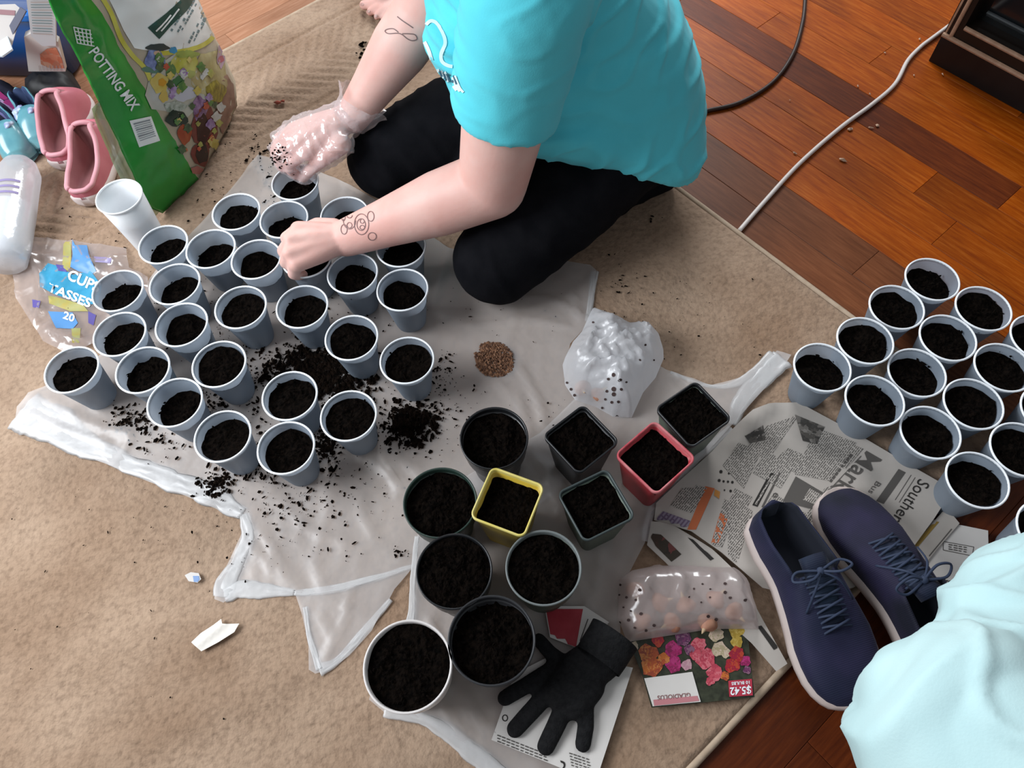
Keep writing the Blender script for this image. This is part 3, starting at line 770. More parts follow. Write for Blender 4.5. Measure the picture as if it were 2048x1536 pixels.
def square_pot(x, y, side, h, ang, col, label, soil_lv=0.86, seed=0, base_z=RZ + .0075, rim_col=None):
    p = at(x, y, base_z + h); p.z = base_z
    e = empty('square_pot', p, math.radians(ang), label, 'flower pot', 'flower pots of soil on the plastic sheet')
    R = side / 2
    def rings(pr): return [[Vector((X, Y, z)) for X, Y in square_ring(r, c)] for r, c, z in pr]
    b = MB(); b.loft(rings([(R * .70, .012, 0), (R * .72, .012, .001), (R * .93, .010, h - .012), (R * .96, .010, h - .008), (R * .90, .009, h - .008), (R * .68, .010, .006)]), 0, True, True); b.build('pot_wall', col, e)
    b = MB(); b.loft(rings([(R * .92, .009, h - .010), (R * .985, .011, h - .009), (R, .012, h - .004), (R * .99, .011, h), (R * .935, .009, h), (R * .92, .008, h - .003), (R * .905, .008, h - .010)]), 0, True, False); b.build('rim', rim_col or col, e)
    z = h * soil_lv; n = 16; hw = R * .90; V, Fq = [], []
    for i in range(n + 1):
        for j in range(n + 1):
            X, Y = hw * (2 * i / n - 1), hw * (2 * j / n - 1)
            V.append(Vector((X, Y, z + .005 * n3(X * 50, Y * 50, seed) + .0025 * n3(X * 180, Y * 180, seed) + .0014 * (random.random() - .5))))
    for i in range(n):
        for j in range(n): a = i * (n + 1) + j; Fq.append((a, a + n + 1, a + n + 2, a + 1))
    b = MB(); b.add(V, Fq); rr = random.Random(seed)
    for _ in range(80):
        cv, cf = clod_verts(Vector((rr.uniform(-.93, .93) * hw, rr.uniform(-.93, .93) * hw, z + .002)), rr.uniform(.001, .0034), rr); b.add(cv, cf)
    b.build('soil', M['soil'], e, False)
    return e
M['pot_black'] = pm('black_pot_plastic', (0.010, 0.011, 0.013), rough=0.35, spec=0.5)
M['pot_green'] = pm('dark_green_pot_plastic', (0.018, 0.038, 0.030), rough=0.4, spec=0.45)
M['pot_sage'] = pm('sage_green_pot_plastic', (0.09, 0.12, 0.09), rough=0.45)
M['pot_sage_rim'] = pm('dark_sage_rim_plastic', (0.05, 0.066, 0.066), rough=0.4)
M['pot_grey'] = pm('grey_rim_plastic', (0.17, 0.19, 0.19), rough=0.4)
M['pot_red'] = pm('red_pot_plastic', (0.40, 0.018, 0.03), rough=0.4)
M['pot_pink'] = pm('faded_red_rim_plastic', (0.58, 0.19, 0.20), (0.46, 0.05, 0.07), scale=40, rough=0.5)
M['pot_yellow'] = pm('yellow_pot_plastic', (0.50, 0.35, 0.03), rough=0.4)
M['pot_yellow_rim'] = pm('pale_yellow_rim_plastic', (0.72, 0.60, 0.14), (0.78, 0.68, 0.26), scale=40, rough=0.45)
M['pot_white'] = pm('white_pot_plastic', (0.72, 0.68, 0.66), rough=0.4)
M['pot_dark'] = pm('charcoal_pot_plastic', (0.022, 0.023, 0.026), rough=0.45)
pot(988, 875, .108, .112, M['pot_black'], 'round black pot with a double rim, between the seed heap and yellow pot', .84, 1)
pot(880, 1004, .112, .116, M['pot_green'], 'round dark green pot of soil left of the yellow pot', .86, 2)
pot(908, 1141, .109, .128, M['pot_black'], 'round black pot filled to the rim, just above the white-rimmed pot', .95, 3)
pot(1087, 1134, .109, .12, M['pot_sage'], 'round pot with a thin pale grey rim, below the yellow pot', .92, 4, rim_col=M['pot_grey'])
pot(983, 1279, .1195, .13, M['pot_dark'], 'large round charcoal pot of soil touching the black glove', .84, 5)
pot(815, 1331, .120, .13, M['pot_white'], 'large white round pot of soil at the bottom edge of the sheet', .93, 6)
square_pot(1015, 1002, .087, .128, 64, M['pot_yellow'], 'square yellow pot of soil', .84, 7, rim_col=M['pot_yellow_rim'])
square_pot(1311, 913, .090, .11, 37, M['pot_red'], 'square red pot of soil with a faded pink rim', .86, 8, rim_col=M['pot_pink'])
square_pot(1162, 877, .087, .11, 35, M['pot_dark'], 'square charcoal pot of soil below the seed heap, left of the red pot', .90, 9, rim_col=M['pot_black'])
square_pot(1387, 827, .087, .11, 31, M['pot_sage'], 'square dark-rimmed pot of soil above the red pot, nearest the newspaper', .93, 10, rim_col=M['pot_black'])
square_pot(1192, 1009, .088, .11, 22, M['pot_sage'], 'square grey-green pot of soil between the yellow and red pots', .90, 11, rim_col=M['pot_sage_rim'])
# ------------------------------------------------------------------ printed papers
def flat_frame(p, q):
    a = at(*p, RZ); b_ = at(*q, RZ); return math.atan2(b_.y - a.y, b_.x - a.x)
def paper(name, outline, z0, label, cat, ang, origin, mat, amp=0.002, step=0.012, ridges=(), seed=0.0):
    o0 = at(*origin, RZ); e = empty(name, (o0.x, o0.y, RZ), ang, label, cat)
    poly = [at(x, y, RZ)[:2] for x, y in outline]; v, f = fill(poly, step); V = []
    rd = [([Vector(q[:2]) for q in spline([at(x, y, RZ) for x, y in pts], 3)], w, h) for pts, w, h in ridges]
    for p in v:
        h = amp * (1 + n3(p[0] * 8, p[1] * 8, seed)); q = Vector((p[0], p[1]))
        for c, w, hh in rd:
            d = min(seg_d(q, c[k], c[k + 1]) for k in range(len(c) - 1)); h += hh * math.exp(-(d / w) ** 2)
        V.append(Vector((p[0], p[1], z0 + h)))
    # two faces with a little thickness
    n = len(V); V2 = V + [p - Vector((0, 0, .0006)) for p in V]
    F2 = list(f) + [tuple(i + n for i in q[::-1]) for q in f]
    pg = obj('page', V2, F2, mat, e, True, None, True)
    return e, pg, Surf(V, f)
ang_np = flat_frame((1851, 971), (1794, 1051))
under, _, under_s = paper('newspaper_section', [(1300, 1050), (1345, 1058), (1420, 1105), (1480, 1165), (1520, 1240), (1560, 1312), (1570, 1330), (1548, 1345), (1500, 1290), (1400, 1200), (1330, 1130), (1292, 1095)], RZ + .0105,
    'curled lower newspaper section with a dark red picture, under the bulb bag', 'newspaper', ang_np, (1400, 1150), M['paper'], ridges=[([(1310, 1052), (1400, 1100), (1470, 1160)], .010, .010)], seed=3)
npg, _, nps = paper('newspaper', [(1545, 814), (1592, 812), (1640, 838), (1700, 870), (1800, 931), (1896, 986), (1862, 1040), (1815, 1105), (1700, 1180), (1600, 1200), (1520, 1180), (1440, 1110), (1380, 1068), (1306, 1046), (1310, 1012), (1360, 965), (1420, 910), (1465, 862), (1500, 830)], RZ + .012,
    'open newspaper with a large Southern masthead, under the navy running shoes', 'newspaper', ang_np, (1896, 986), M['paper'], ridges=[([(1500, 860), (1600, 905), (1720, 960)], .02, .008), ([(1530, 825), (1500, 850), (1470, 900)], .012, .010)], seed=1, amp=.003)
M['orange_ink'] = pm('orange_ink', (0.48, 0.13, 0.05), rough=0.8); M['purple_ink'] = rows_mat('purple_ink_grid', (0.13, 0.09, 0.15), (0.24, 0.2, 0.27), rows=180, words=180)
M['news_photo'] = blotch_mat('news_photo', [(.05, .045, .04), (.09, .08, .07), (.16, .145, .13), (.24, .22, .2), (.06, .055, .05)], 110, .8)
M['dark_photo'] = blotch_mat('dark_red_photo', [(.03, .022, .016), (.05, .03, .02), (.14, .04, .035), (.04, .03, .02)], 70, .8)
def dashes(surf, parent, a, b_, width, mat, n, seed=1, off=.0009, name='print_stroke'):
    r_ = random.Random(seed)
    for k in range(n):
        f0, f1 = (k + .05) / n, (k + r_.uniform(.6, .9)) / n
        surf.line(name, [(a[0] + (b_[0] - a[0]) * f0, a[1] + (b_[1] - a[1]) * f0), (a[0] + (b_[0] - a[0]) * f1, a[1] + (b_[1] - a[1]) * f1)], width, mat, parent, 2, off)
def txt(surf, parent, t, a, b_, up, mat, bold=0.0, name='lettering', off=0.0009):
    v, f = px_text(t, a, b_, up, bold); return surf.mesh(name, v, f, mat, parent, off)
T6 = lambda pts: [(1280 + x / 2.844, 780 + y / 2.844) for x, y in pts]
T5 = lambda pts: [(1640 + x / 5.12, 850 + y / 5.12) for x, y in pts]
for poly in [[(1000, 215), (1230, 300), (1090, 520), (880, 480)], [(720, 330), (860, 460), (800, 560), (640, 470)], [(560, 300), (690, 350), (590, 560), (470, 430)], [(870, 150), (890, 160), (740, 380), (715, 370)], [(540, 560), (640, 610), (520, 830), (430, 790)], [(480, 620), (560, 660), (440, 960), (400, 900)], [(1050, 560), (1100, 540), (960, 740), (930, 720)], [(600, 660), (640, 690), (560, 830), (510, 800)], [(840, 330), (960, 380), (880, 470), (760, 400)], [(320, 540), (380, 560), (300, 700), (240, 660)], [(720, 205), (850, 160), (770, 320), (660, 390), (600, 330)], [(1090, 260), (1270, 335), (1170, 450), (1050, 400)], [(430, 900), (540, 960), (620, 1090), (540, 1060)], [(840, 655), (940, 700), (880, 850), (770, 800)], [(760, 590), (830, 630), (760, 720), (690, 690)], [(1010, 600), (1100, 560), (1010, 720), (960, 760)], [(500, 840), (590, 740), (640, 700), (560, 960), (500, 940)]]:
    nps.patch('text_column', T6(poly), M['text'], npg, 8)
for poly in [[(880, 140), (1050, 210), (1005, 310), (925, 290)], [(595, 262), (700, 200), (715, 285), (625, 302)]]: nps.patch('news_picture', T6(poly), M['news_photo'], npg, 8, .0008)
nps.patch('news_picture', T6([(885, 492), (1042, 585), (985, 680), (810, 635)]), M['grey_ink'], npg, 8, .0008)
nps.patch('news_picture', T6([(965, 560), (1035, 600), (1000, 655), (925, 625)]), M['text'], npg, 8, .0011)
nps.patch('dark_box', T6([(742, 465), (768, 475), (668, 665), (638, 655)]), M['ink'], npg, 6)
nps.patch('dark_box', T6([(748, 485), (757, 489), (662, 655), (652, 650)]), M['text'], npg, 5, .0011)
nps.patch('dark_box', T6([(790, 470), (800, 475), (700, 670), (690, 665)]), M['grey_ink'], npg, 5)
for (x, y, r) in [(770, 600, 16), (460, 465, 10), (505, 475, 6), (545, 485, 6), (450, 515, 9), (475, 520, 7), (500, 522, 7), (525, 525, 8), (480, 570, 5), (515, 575, 8)]:
    nps.patch('emblem', T6([(x + r * math.cos(t), y + r * math.sin(t)) for t in np.linspace(0, 5.6, 8)]), M['grey_ink'] if r > 12 else M['ink'], npg, 3)
nps.patch('orange_bar', T6([(372, 548), (425, 560), (318, 795), (268, 795)]), M['orange_ink'], npg, 8)
nps.patch('orange_bar', T6([(455, 700), (505, 715), (445, 870), (405, 870)]), M['orange_ink'], npg, 8)
nps.patch('orange_patch', T6([(425, 565), (455, 580), (450, 620), (420, 600)]), pm('amber_ink', (0.5, 0.22, 0.05), rough=.8), npg, 6, .0011)
nps.patch('purple_panel', T6([(130, 690), (285, 745), (262, 805), (80, 745)]), M['purple_ink'], npg, 8, .0008)
nps.patch('grey_panel', T6([(240, 555), (330, 560), (290, 700), (170, 660)]), M['text'], npg, 8, .0008)
under_s.patch('dark_picture', T6([(48, 815), (120, 822), (235, 935), (178, 978), (90, 890)]), M['dark_photo'], under, 8, .0008)
for a in ([(270, 840), (300, 850), (420, 960), (400, 970)], [(560, 990), (580, 985), (610, 1060), (595, 1075)], [(670, 1270), (680, 1266), (735, 1330), (722, 1335)], [(665, 1345), (690, 1340), (790, 1470), (760, 1479)]): under_s.patch('dark_box', T6(a), M['ink'], under, 6, .0008)
nps.patch('dark_bar', [(1797, 938), (1811, 945), (1767, 1008), (1752, 1002)], M['grey_ink'], npg, 6)
for (x, y) in ((0, 0), (8, 5)): nps.line('rule', [(1822 + x, 950 + y), (1790 + x, 1000 + y)], 1.2, M['grey_ink'], npg)
nps.line('rule', [(1722, 912), (1640, 1000)], 1.5, M['grey_ink'], npg)
txt(nps, npg, 'Marke', (1733, 902), (1648, 990), (31, 18), M['grey_ink'], 0.01)
txt(nps, npg, 'Bus', (1752, 962), (1735, 984), (10, 6), M['grey_ink'])
txt(nps, npg, 'Southern', (1838, 957), (1775, 1048), (22, 13), M['ink'], 0.0)
dashes(nps, npg, (1643, 1003), (1616, 1044), 6, M['grey_ink'], 6)
dashes(nps, npg, (1703, 908), (1658, 966), 5, M['grey_ink'], 8, 2)
lower, _, lws = paper('folded_leaflet', [(1888, 1018), (1914, 1050), (1870, 1100), (1830, 1150), (1790, 1130), (1815, 1100)], RZ + .008, 'folded leaflet edge with a mustard stripe, between newspaper and white envelope', 'leaflet', ang_np, (1888, 1018), M['paper'], amp=.001)
lws.patch('mustard_stripe', [(1870, 1040), (1878, 1044), (1832, 1098), (1826, 1092)], pm('mustard_ink', (0.24, 0.15, 0.03), rough=.8), lower, 6)
lws.line('rule', [(1903, 1058), (1858, 1112)], 2, M['grey_ink'], lower)
env, _, evs = paper('envelope', [(1860, 1040), (1973, 1063), (1976, 1200), (1900, 1300), (1800, 1180)], RZ + .004, 'white mailing envelope with a postage box beside the right-hand running shoe', 'envelope', flat_frame((1888, 1168), (1938, 1174)), (1930, 1120), M['white_paper'], amp=.0012)
for a, b_ in (((1886, 1083), (1947, 1094)), ((1947, 1094), (1944, 1112)), ((1944, 1112), (1886, 1100)), ((1886, 1100), (1886, 1083))): evs.line('postage_box', [a, b_], 1.3, M['grey_ink'], env)
for k in range(3): dashes(evs, env, (1896, 1089 + 4.5 * k), (1936, 1096 + 4.5 * k), 2, M['grey_ink'], 4, k)
txt(evs, env, 'From the', (1884, 1166), (1937, 1172), (1, -10), M['ink'], .02)
fly, _, fls = paper('flyer', [(984, 1481), (1030, 1350), (1110, 1310), (1264, 1338), (1190, 1565), (1105, 1530)], RZ + .0125, 'white printed flyer lying under the black glove', 'flyer', flat_frame((990, 1470), (1100, 1515)), (1100, 1450), M['white_paper'], amp=.0012)
txt(fls, fly, 'D', (1114, 1538), (1127, 1542), (6, -17), M['ink'], .03)
dashes(fls, fly, (1136, 1540), (1182, 1555), 10, M['ink'], 4, 5)
for k in range(5): dashes(fls, fly, (1138 + k, 1506 + 6 * k), (1180 + k, 1520 + 6 * k), 2.2, M['grey_ink'], 5, k)
for k in range(3): dashes(fls, fly, (994, 1470 + 6 * k), (1096, 1510 + 6 * k), 2.2, M['grey_ink'], 11, 20 + k)
fls.line('emblem', [(1010 + 5 * math.cos(t), 1436 + 6 * math.sin(t)) for t in np.linspace(0, 6.28, 9)[:-1]], 2, M['ink'], fly, closed=True)
card, _, cds = paper('plant_label', [(1089, 1216), (1168, 1216), (1217, 1248), (1182, 1290), (1150, 1298), (1100, 1278)], RZ + .0125, 'red and white plant label card between the pale-rimmed pot and the glove', 'label card', flat_frame((1100, 1220), (1210, 1250)), (1150, 1255), M['white_paper'], amp=.0012)
cds.patch('red_panel', [(1092, 1218), (1166, 1218), (1152, 1294), (1102, 1277)], pm('red_print', (0.33, 0.016, 0.03), (0.38, 0.03, 0.045), scale=50, rough=.5), card, 8)
for k in range(3): cds.line('printed_line', [(1176 + 9 * k, 1238 + 4 * k), (1160 + 8 * k, 1282 - k)], 2, M['grey_ink'], card)
scrap, _, _s = paper('paper_scrap', [(386, 1286), (405, 1268), (430, 1252), (446, 1240), (450, 1250), (482, 1249), (472, 1266), (440, 1286), (406, 1304)], RZ + .004, 'torn strip of white paper lying on the near part of the rug', 'paper scrap', 0.4, (434, 1272), pm('torn_paper', (0.78, 0.74, 0.68), rough=.8), amp=.003, step=.006, ridges=[([(395, 1295), (450, 1250)], .004, .004)])
bit, _, bs_ = paper('foil_scrap', [(372, 1152), (384, 1146), (400, 1148), (405, 1160), (398, 1167), (380, 1164)], RZ + .004, 'tiny blue and white wrapper scrap on the rug above the paper strip', 'scrap', 0.2, (388, 1157), M['white_paper'], amp=.002, step=.005)
bs_.patch('blue_print', [(386, 1152), (398, 1152), (400, 1164), (388, 1164)], pm('blue_print', (0.16, 0.27, 0.5), rough=.4), bit, 4)
# clear wrapper of the cups
wr_out = [(40, 492), (70, 478), (140, 486), (200, 492), (255, 500), (262, 540), (300, 560), (300, 610), (270, 660), (200, 690), (140, 712), (95, 690), (62, 640), (36, 600), (30, 540)]
wr = empty('cup_wrapper', at(150, 590, RZ), 0, 'crumpled clear cup wrapper printed CUPS TASSES, flat beside the left cups', 'wrapper')
w_ = sheet('film', wr_out, 0.008, RZ + .003, None, [([(60, 500), (90, 580), (80, 650)], .008, .012), ([(100, 660), (160, 690), (230, 670)], .007, .010), ([(150, 490), (190, 530), (250, 520)], .007, .010), ([(230, 520), (250, 560), (290, 580)], .006, .008)], seed=4, mat=M['clear'], amp=.004)
ws = Surf([v.co for v in w_.data.vertices], [tuple(p.vertices) for p in w_.data.polygons])
w_.parent = wr; w_.location = -wr.location
M['cyan_print'] = pm('cyan_print', (0.03, 0.25, 0.42), (0.05, 0.32, 0.52), scale=50, rough=.35); M['blue_print2'] = pm('mid_blue_print', (0.10, 0.27, 0.55), rough=.35)
M['olive_print'] = pm('olive_print', (0.42, 0.34, 0.08), (0.36, 0.36, 0.14), scale=60, rough=.4); M['white_print'] = pm('white_print', (0.8, 0.84, 0.88), rough=.4); M['violet_print'] = pm('violet_print', (0.10, 0.08, 0.30), rough=.4)
T2 = lambda pts: [(x / 3.84, 300 + y / 3.84) for x, y in pts]
ws.patch('blue_panel', T2([(300, 950), (370, 870), (470, 900), (560, 960), (700, 930), (780, 1040), (760, 1180), (660, 1190), (420, 1110), (310, 1050)]), M['cyan_print'], wr, 8, .0008)
ws.patch('blue_panel', T2([(555, 690), (665, 700), (680, 800), (740, 930), (700, 960), (600, 930), (540, 900), (560, 800)]), M['blue_print2'], wr, 8, .0010)
ws.patch('blue_panel', T2([(370, 1240), (560, 1250), (600, 1330), (560, 1375), (430, 1370)]), M['blue_print2'], wr, 8, .0008)
ws.patch('olive_panel', T2([(490, 690), (550, 700), (545, 900), (520, 930), (480, 900)]), M['olive_print'], wr, 8, .0008)
ws.patch('olive_panel', T2([(370, 1120), (430, 1130), (640, 1190), (680, 1240), (540, 1240), (380, 1180)]), M['olive_print'], wr, 8, .0010)
ws.patch('olive_panel', T2([(550, 1370), (620, 1370), (610, 1480), (555, 1480)]), M['olive_print'], wr, 8, .0008)
ws.patch('violet_panel', T2([(430, 880), (490, 890), (520, 940), (450, 930)]), M['violet_print'], wr, 6, .0012)
ws.patch('violet_panel', T2([(680, 1240), (740, 1270), (720, 1350), (680, 1330)]), M['violet_print'], wr, 6, .0012)
ws.patch('violet_panel', T2([(250, 1150), (310, 1160), (300, 1215), (255, 1210)]), M['violet_print'], wr, 6, .0012)
ws.patch('violet_panel', T2([(720, 820), (860, 830), (850, 870), (730, 860)]), pm('lilac_print', (.3, .26, .45), rough=.4), wr, 6, .0012)
txt(ws, wr, 'CUPS', (133, 558), (196, 586), (8, -19), M['white_print'], .03, off=.0016)
txt(ws, wr, 'TASSES', (95, 582), (180, 616), (6, -16), M['white_print'], .03, off=.0016)
txt(ws, wr, '20', (126, 637), (148, 645), (4, -14), M['white_print'], .03, off=.0016)

# ------------------------------------------------------------------ bags of bulbs
M['bulb'] = pm('papery_bulb_skin', (0.36, 0.16, 0.10), (0.52, 0.29, 0.19), scale=40, rough=.6, bump=.2, stretch=(1, 1, .2))
M['shoot'] = pm('bulb_tip', (0.5, 0.36, 0.22), rough=.7)
def bulb(x, y, z, r, tilt, az, label, group):
    p = at(x, y, z); e = empty('bulb', p, az, label, 'bulb', group); e.rotation_euler = (tilt, 0, az)
    b = MB(); b.lathe([(0.001, -.62 * r), (.45 * r, -.6 * r), (.85 * r, -.35 * r), (r, 0), (.85 * r, .35 * r), (.5 * r, .65 * r), (.2 * r, .95 * r)], 18); b.build('bulb_body', M['bulb'], e)
    b = MB(); b.lathe([(.22 * r, .9 * r), (.12 * r, 1.25 * r), (.02 * r, 1.5 * r)], 10); b.build('tip', M['shoot'], e)
    return e
M['hole'] = pm('punched_hole', (0.05, 0.03, 0.028), rough=.9)
def puff(outline, zb, hmax, step, seed, flat=.5, amp=.006):
    poly = [at(x, y, RZ)[:2] for x, y in outline]; v, f = fill(poly, step); pv = [Vector(q) for q in poly]; V = []
    dm = [min(seg_d(Vector(p), pv[k - 1], pv[k]) for k in range(len(pv))) for p in v]; mx = max(dm)
    for p, d in zip(v, dm):
        t = min(1, d / (mx * flat)); h = hmax * math.sqrt(max(0, 1 - (1 - t) ** 2))
        cr = 1 - abs(n3(p[0] * 22, p[1] * 22, seed)) * 2.2; c3 = 1 - abs(n3(p[0] * 45, p[1] * 60, seed + 9)) * 3.5
        V.append(Vector((p[0], p[1], zb + h + t * amp * (.45 * n3(p[0] * 30, p[1] * 30, seed + 3) + max(0, cr) ** 4 + .6 * max(0, c3) ** 2))))
    n = len(V); V2 = V + [Vector((p.x, p.y, zb)) for p in V]
    return V2, list(f) + [tuple(i + n for i in q[::-1]) for q in f], V, f
bg1 = [(1180, 632), (1215, 648), (1255, 668), (1296, 664), (1318, 690), (1326, 722), (1310, 760), (1285, 790), (1262, 840), (1225, 838), (1190, 818), (1150, 805), (1130, 775), (1125, 735), (1142, 700), (1160, 680)]
e1 = empty('bulb_bag', at(1225, 745, RZ), 0, 'crumpled milky perforated plastic bag standing above the charcoal square pot', 'plastic bag')
V2, F2, V, f = puff(bg1, RZ + .009, .070, .0055, 2, .7, .020)
obj('film', V2, F2, M['bag'], e1, True, None, True); s1 = Surf(V, f)
for (x, y, r) in [(1228, 750, 4), (1217, 758, 3), (1240, 760, 3.5), (1228, 778, 5), (1228, 788, 4.5), (1214, 782, 3), (1243, 778, 3), (1211, 798, 2.5), (1224, 804, 3), (1237, 803, 3), (1252, 765, 2.5), (1205, 815, 2.5), (1218, 832, 2.5), (1234, 832, 3), (1160, 665, 2.5), (1187, 645, 2.5), (1290, 690, 2.5), (1280, 720, 2.5), (1143, 778, 3), (1150, 790, 3), (1135, 765, 2.5), (1307, 720, 2)]:
    s1.patch('punched_hole', [(x + r * math.cos(t), y + r * math.sin(t)) for t in np.linspace(0, 5.5, 8)], M['hole'], e1, 4, .0012)
for k, (x, y) in enumerate([(1166, 776), (1196, 790)]): bulb(x, y, RZ + .026, .015, .9, k * 2.0, ['pinkish bulb at the left inside the crumpled milky bag', 'pinkish bulb at the bottom inside the crumpled milky bag'][k], 'bulbs in the milky bag')
bg2 = [(1236, 1165), (1262, 1146), (1310, 1136), (1390, 1138), (1465, 1142), (1490, 1165), (1506, 1215), (1512, 1262), (1488, 1262), (1420, 1262), (1330, 1276), (1252, 1288), (1234, 1240)]
e2 = empty('bulb_packet', at(1370, 1230, RZ), flat_frame((1301, 1415), (1504, 1394)), 'clear perforated packet of bulbs with a gladiolus picture card, beside the left running shoe', 'bulb packet')
V2, F2, V, f = puff(bg2, RZ + .016, .036, .008, 7, .6, .008)
obj('film', V2, F2, M['clear'], e2, True, None, True); s2 = Surf(V, f)
rr = random.Random(4)
for (x, y) in [(1242, 1170), (1240, 1190), (1254, 1195), (1248, 1215), (1262, 1222), (1272, 1200), (1282, 1228), (1258, 1240), (1240, 1245), (1270, 1255), (1292, 1260), (1405, 1168), (1420, 1178), (1402, 1205), (1420, 1195), (1416, 1232), (1432, 1238), (1450, 1185), (1460, 1196), (1388, 1178), (1378, 1194), (1450, 1168), (1490, 1200), (1280, 1180), (1308, 1250)]:
    r = rr.uniform(2, 4); s2.patch('punched_hole', [(x + r * math.cos(t), y + r * .9 * math.sin(t)) for t in np.linspace(0, 5.5, 8)], M['hole'], e2, 4, .0012)
BP = [(1270, 1180), (1318, 1205), (1372, 1212), (1345, 1245), (1468, 1222), (1430, 1200), (1285, 1245), (1415, 1245)]
LB = ['bulb at the top left of the clear packet', 'bulb below the bright shine in the clear packet', 'bulb in the middle of the clear packet', 'bulb just above the orange flowers in the clear packet', 'pale bulb at the right end of the clear packet', 'bulb at the upper right of the clear packet', 'bulb at the lower left corner of the clear packet', 'bulb just above the white flowers in the clear packet']
for k, (x, y) in enumerate(BP): bulb(x, y, RZ + .028, .0155, 1.2, k * 1.7, LB[k], 'bulbs in the clear packet')
cpoly = [(1252, 1284), (1330, 1270), (1400, 1256), (1489, 1248), (1497, 1320), (1505, 1396), (1402, 1407), (1301, 1417), (1284, 1356), (1262, 1300)]
pol = [at(x, y, RZ)[:2] for x, y in cpoly]; v, f = fill(pol, .01)
V = [Vector((p[0], p[1], RZ + .012 + .0015 * n3(p[0] * 9, p[1] * 9, 2))) for p in v]; n = len(V)
dark_green = pm('dark_leaf_print', (0.018, 0.020, 0.012), (0.045, 0.05, 0.03), scale=90, rough=.35)
cd = obj('picture_card', V + [q - Vector((0, 0, .001)) for q in V], list(f) + [tuple(i + n for i in q[::-1]) for q in f], dark_green, e2, True, None, True)
cs = Surf(V, f)
def flower(name, cx, cy, r, cols):
    m = blotch_mat(name + '_print', cols, 170, .35, .2)
    P = [(cx + r * (1 + .18 * math.sin(3.3 * t + cx)) * math.cos(t), cy + r * (1 + .18 * math.cos(4.1 * t + cy)) * math.sin(t)) for t in np.linspace(0, 6.0, 16)]
    cs.patch('flower_print', P, m, e2, 6, .0008 + .0002 * (flower.k % 5)); flower.k += 1
flower.k = 0
OR = [(.50, .13, .02), (.42, .08, .02), (.56, .2, .05), (.3, .05, .02)]; MG = [(.34, .012, .11), (.42, .03, .16), (.22, .01, .07)]; PK = [(.5, .07, .10), (.58, .14, .17), (.4, .04, .07)]; CRM = [(.52, .42, .3), (.6, .46, .36), (.4, .33, .2)]; YL = [(.46, .31, .05), (.52, .38, .09), (.38, .25, .03)]; RD = [(.36, .012, .02), (.42, .05, .02), (.28, .008, .03)]; VI = [(.09, .02, .07), (.15, .03, .1), (.22, .1, .16)]
for a in [('cream', 1268, 1292, 9, CRM), ('orange', 1296, 1308, 19, OR), ('orange', 1302, 1334, 20, OR), ('orange', 1326, 1318, 12, OR), ('red', 1316, 1282, 12, RD), ('magenta', 1345, 1300, 17, MG), ('magenta', 1348, 1330, 16, MG), ('violet', 1365, 1278, 15, VI), ('violet', 1378, 1300, 10, VI), ('lilac', 1374, 1330, 11, [(.42, .22, .27), (.5, .3, .33)]), ('pink', 1398, 1290, 15, PK), ('pink', 1412, 1318, 20, PK), ('pink', 1430, 1345, 16, PK), ('pink', 1392, 1310, 12, PK), ('cream', 1432, 1268, 15, CRM), ('cream', 1438, 1298, 15, CRM), ('cream', 1452, 1306, 10, CRM), ('yellow', 1472, 1262, 15, YL), ('yellow', 1474, 1284, 12, YL), ('red', 1474, 1308, 15, RD), ('red', 1464, 1330, 15, RD), ('magenta', 1490, 1322, 11, MG), ('red', 1450, 1352, 9, OR), ('violet', 1494, 1340, 8, VI), ('pink', 1420, 1362, 9, PK)]: flower(*a)
cs.patch('white_panel', [(1288, 1357), (1384, 1344), (1401, 1404), (1305, 1413)], M['white_paper'], e2, 10, .0020)
cs.patch('pink_strip', [(1306, 1400), (1394, 1392), (1398, 1402), (1308, 1412)], pm('pink_print', (.5, .2, .22), rough=.5), e2, 8, .0026)
txt(cs, e2, 'GLADIOLUS', (1380, 1386), (1314, 1392), (.8, 9), pm('dull_red_print', (.22, .09, .09), rough=.5), .01, off=.0026)
cs.patch('price_panel', [(1456, 1362), (1503, 1358), (1505, 1391), (1458, 1394)], pm('price_red', (.44, .03, .06), rough=.5), e2, 10, .0020)
txt(cs, e2, '$5.42', (1501, 1373), (1459, 1376), (.5, 15), M['white_print'], .02, off=.0027)
txt(cs, e2, '10 BULBS', (1498, 1362), (1462, 1365), (.5, 6), M['white_print'], .02, off=.0027)

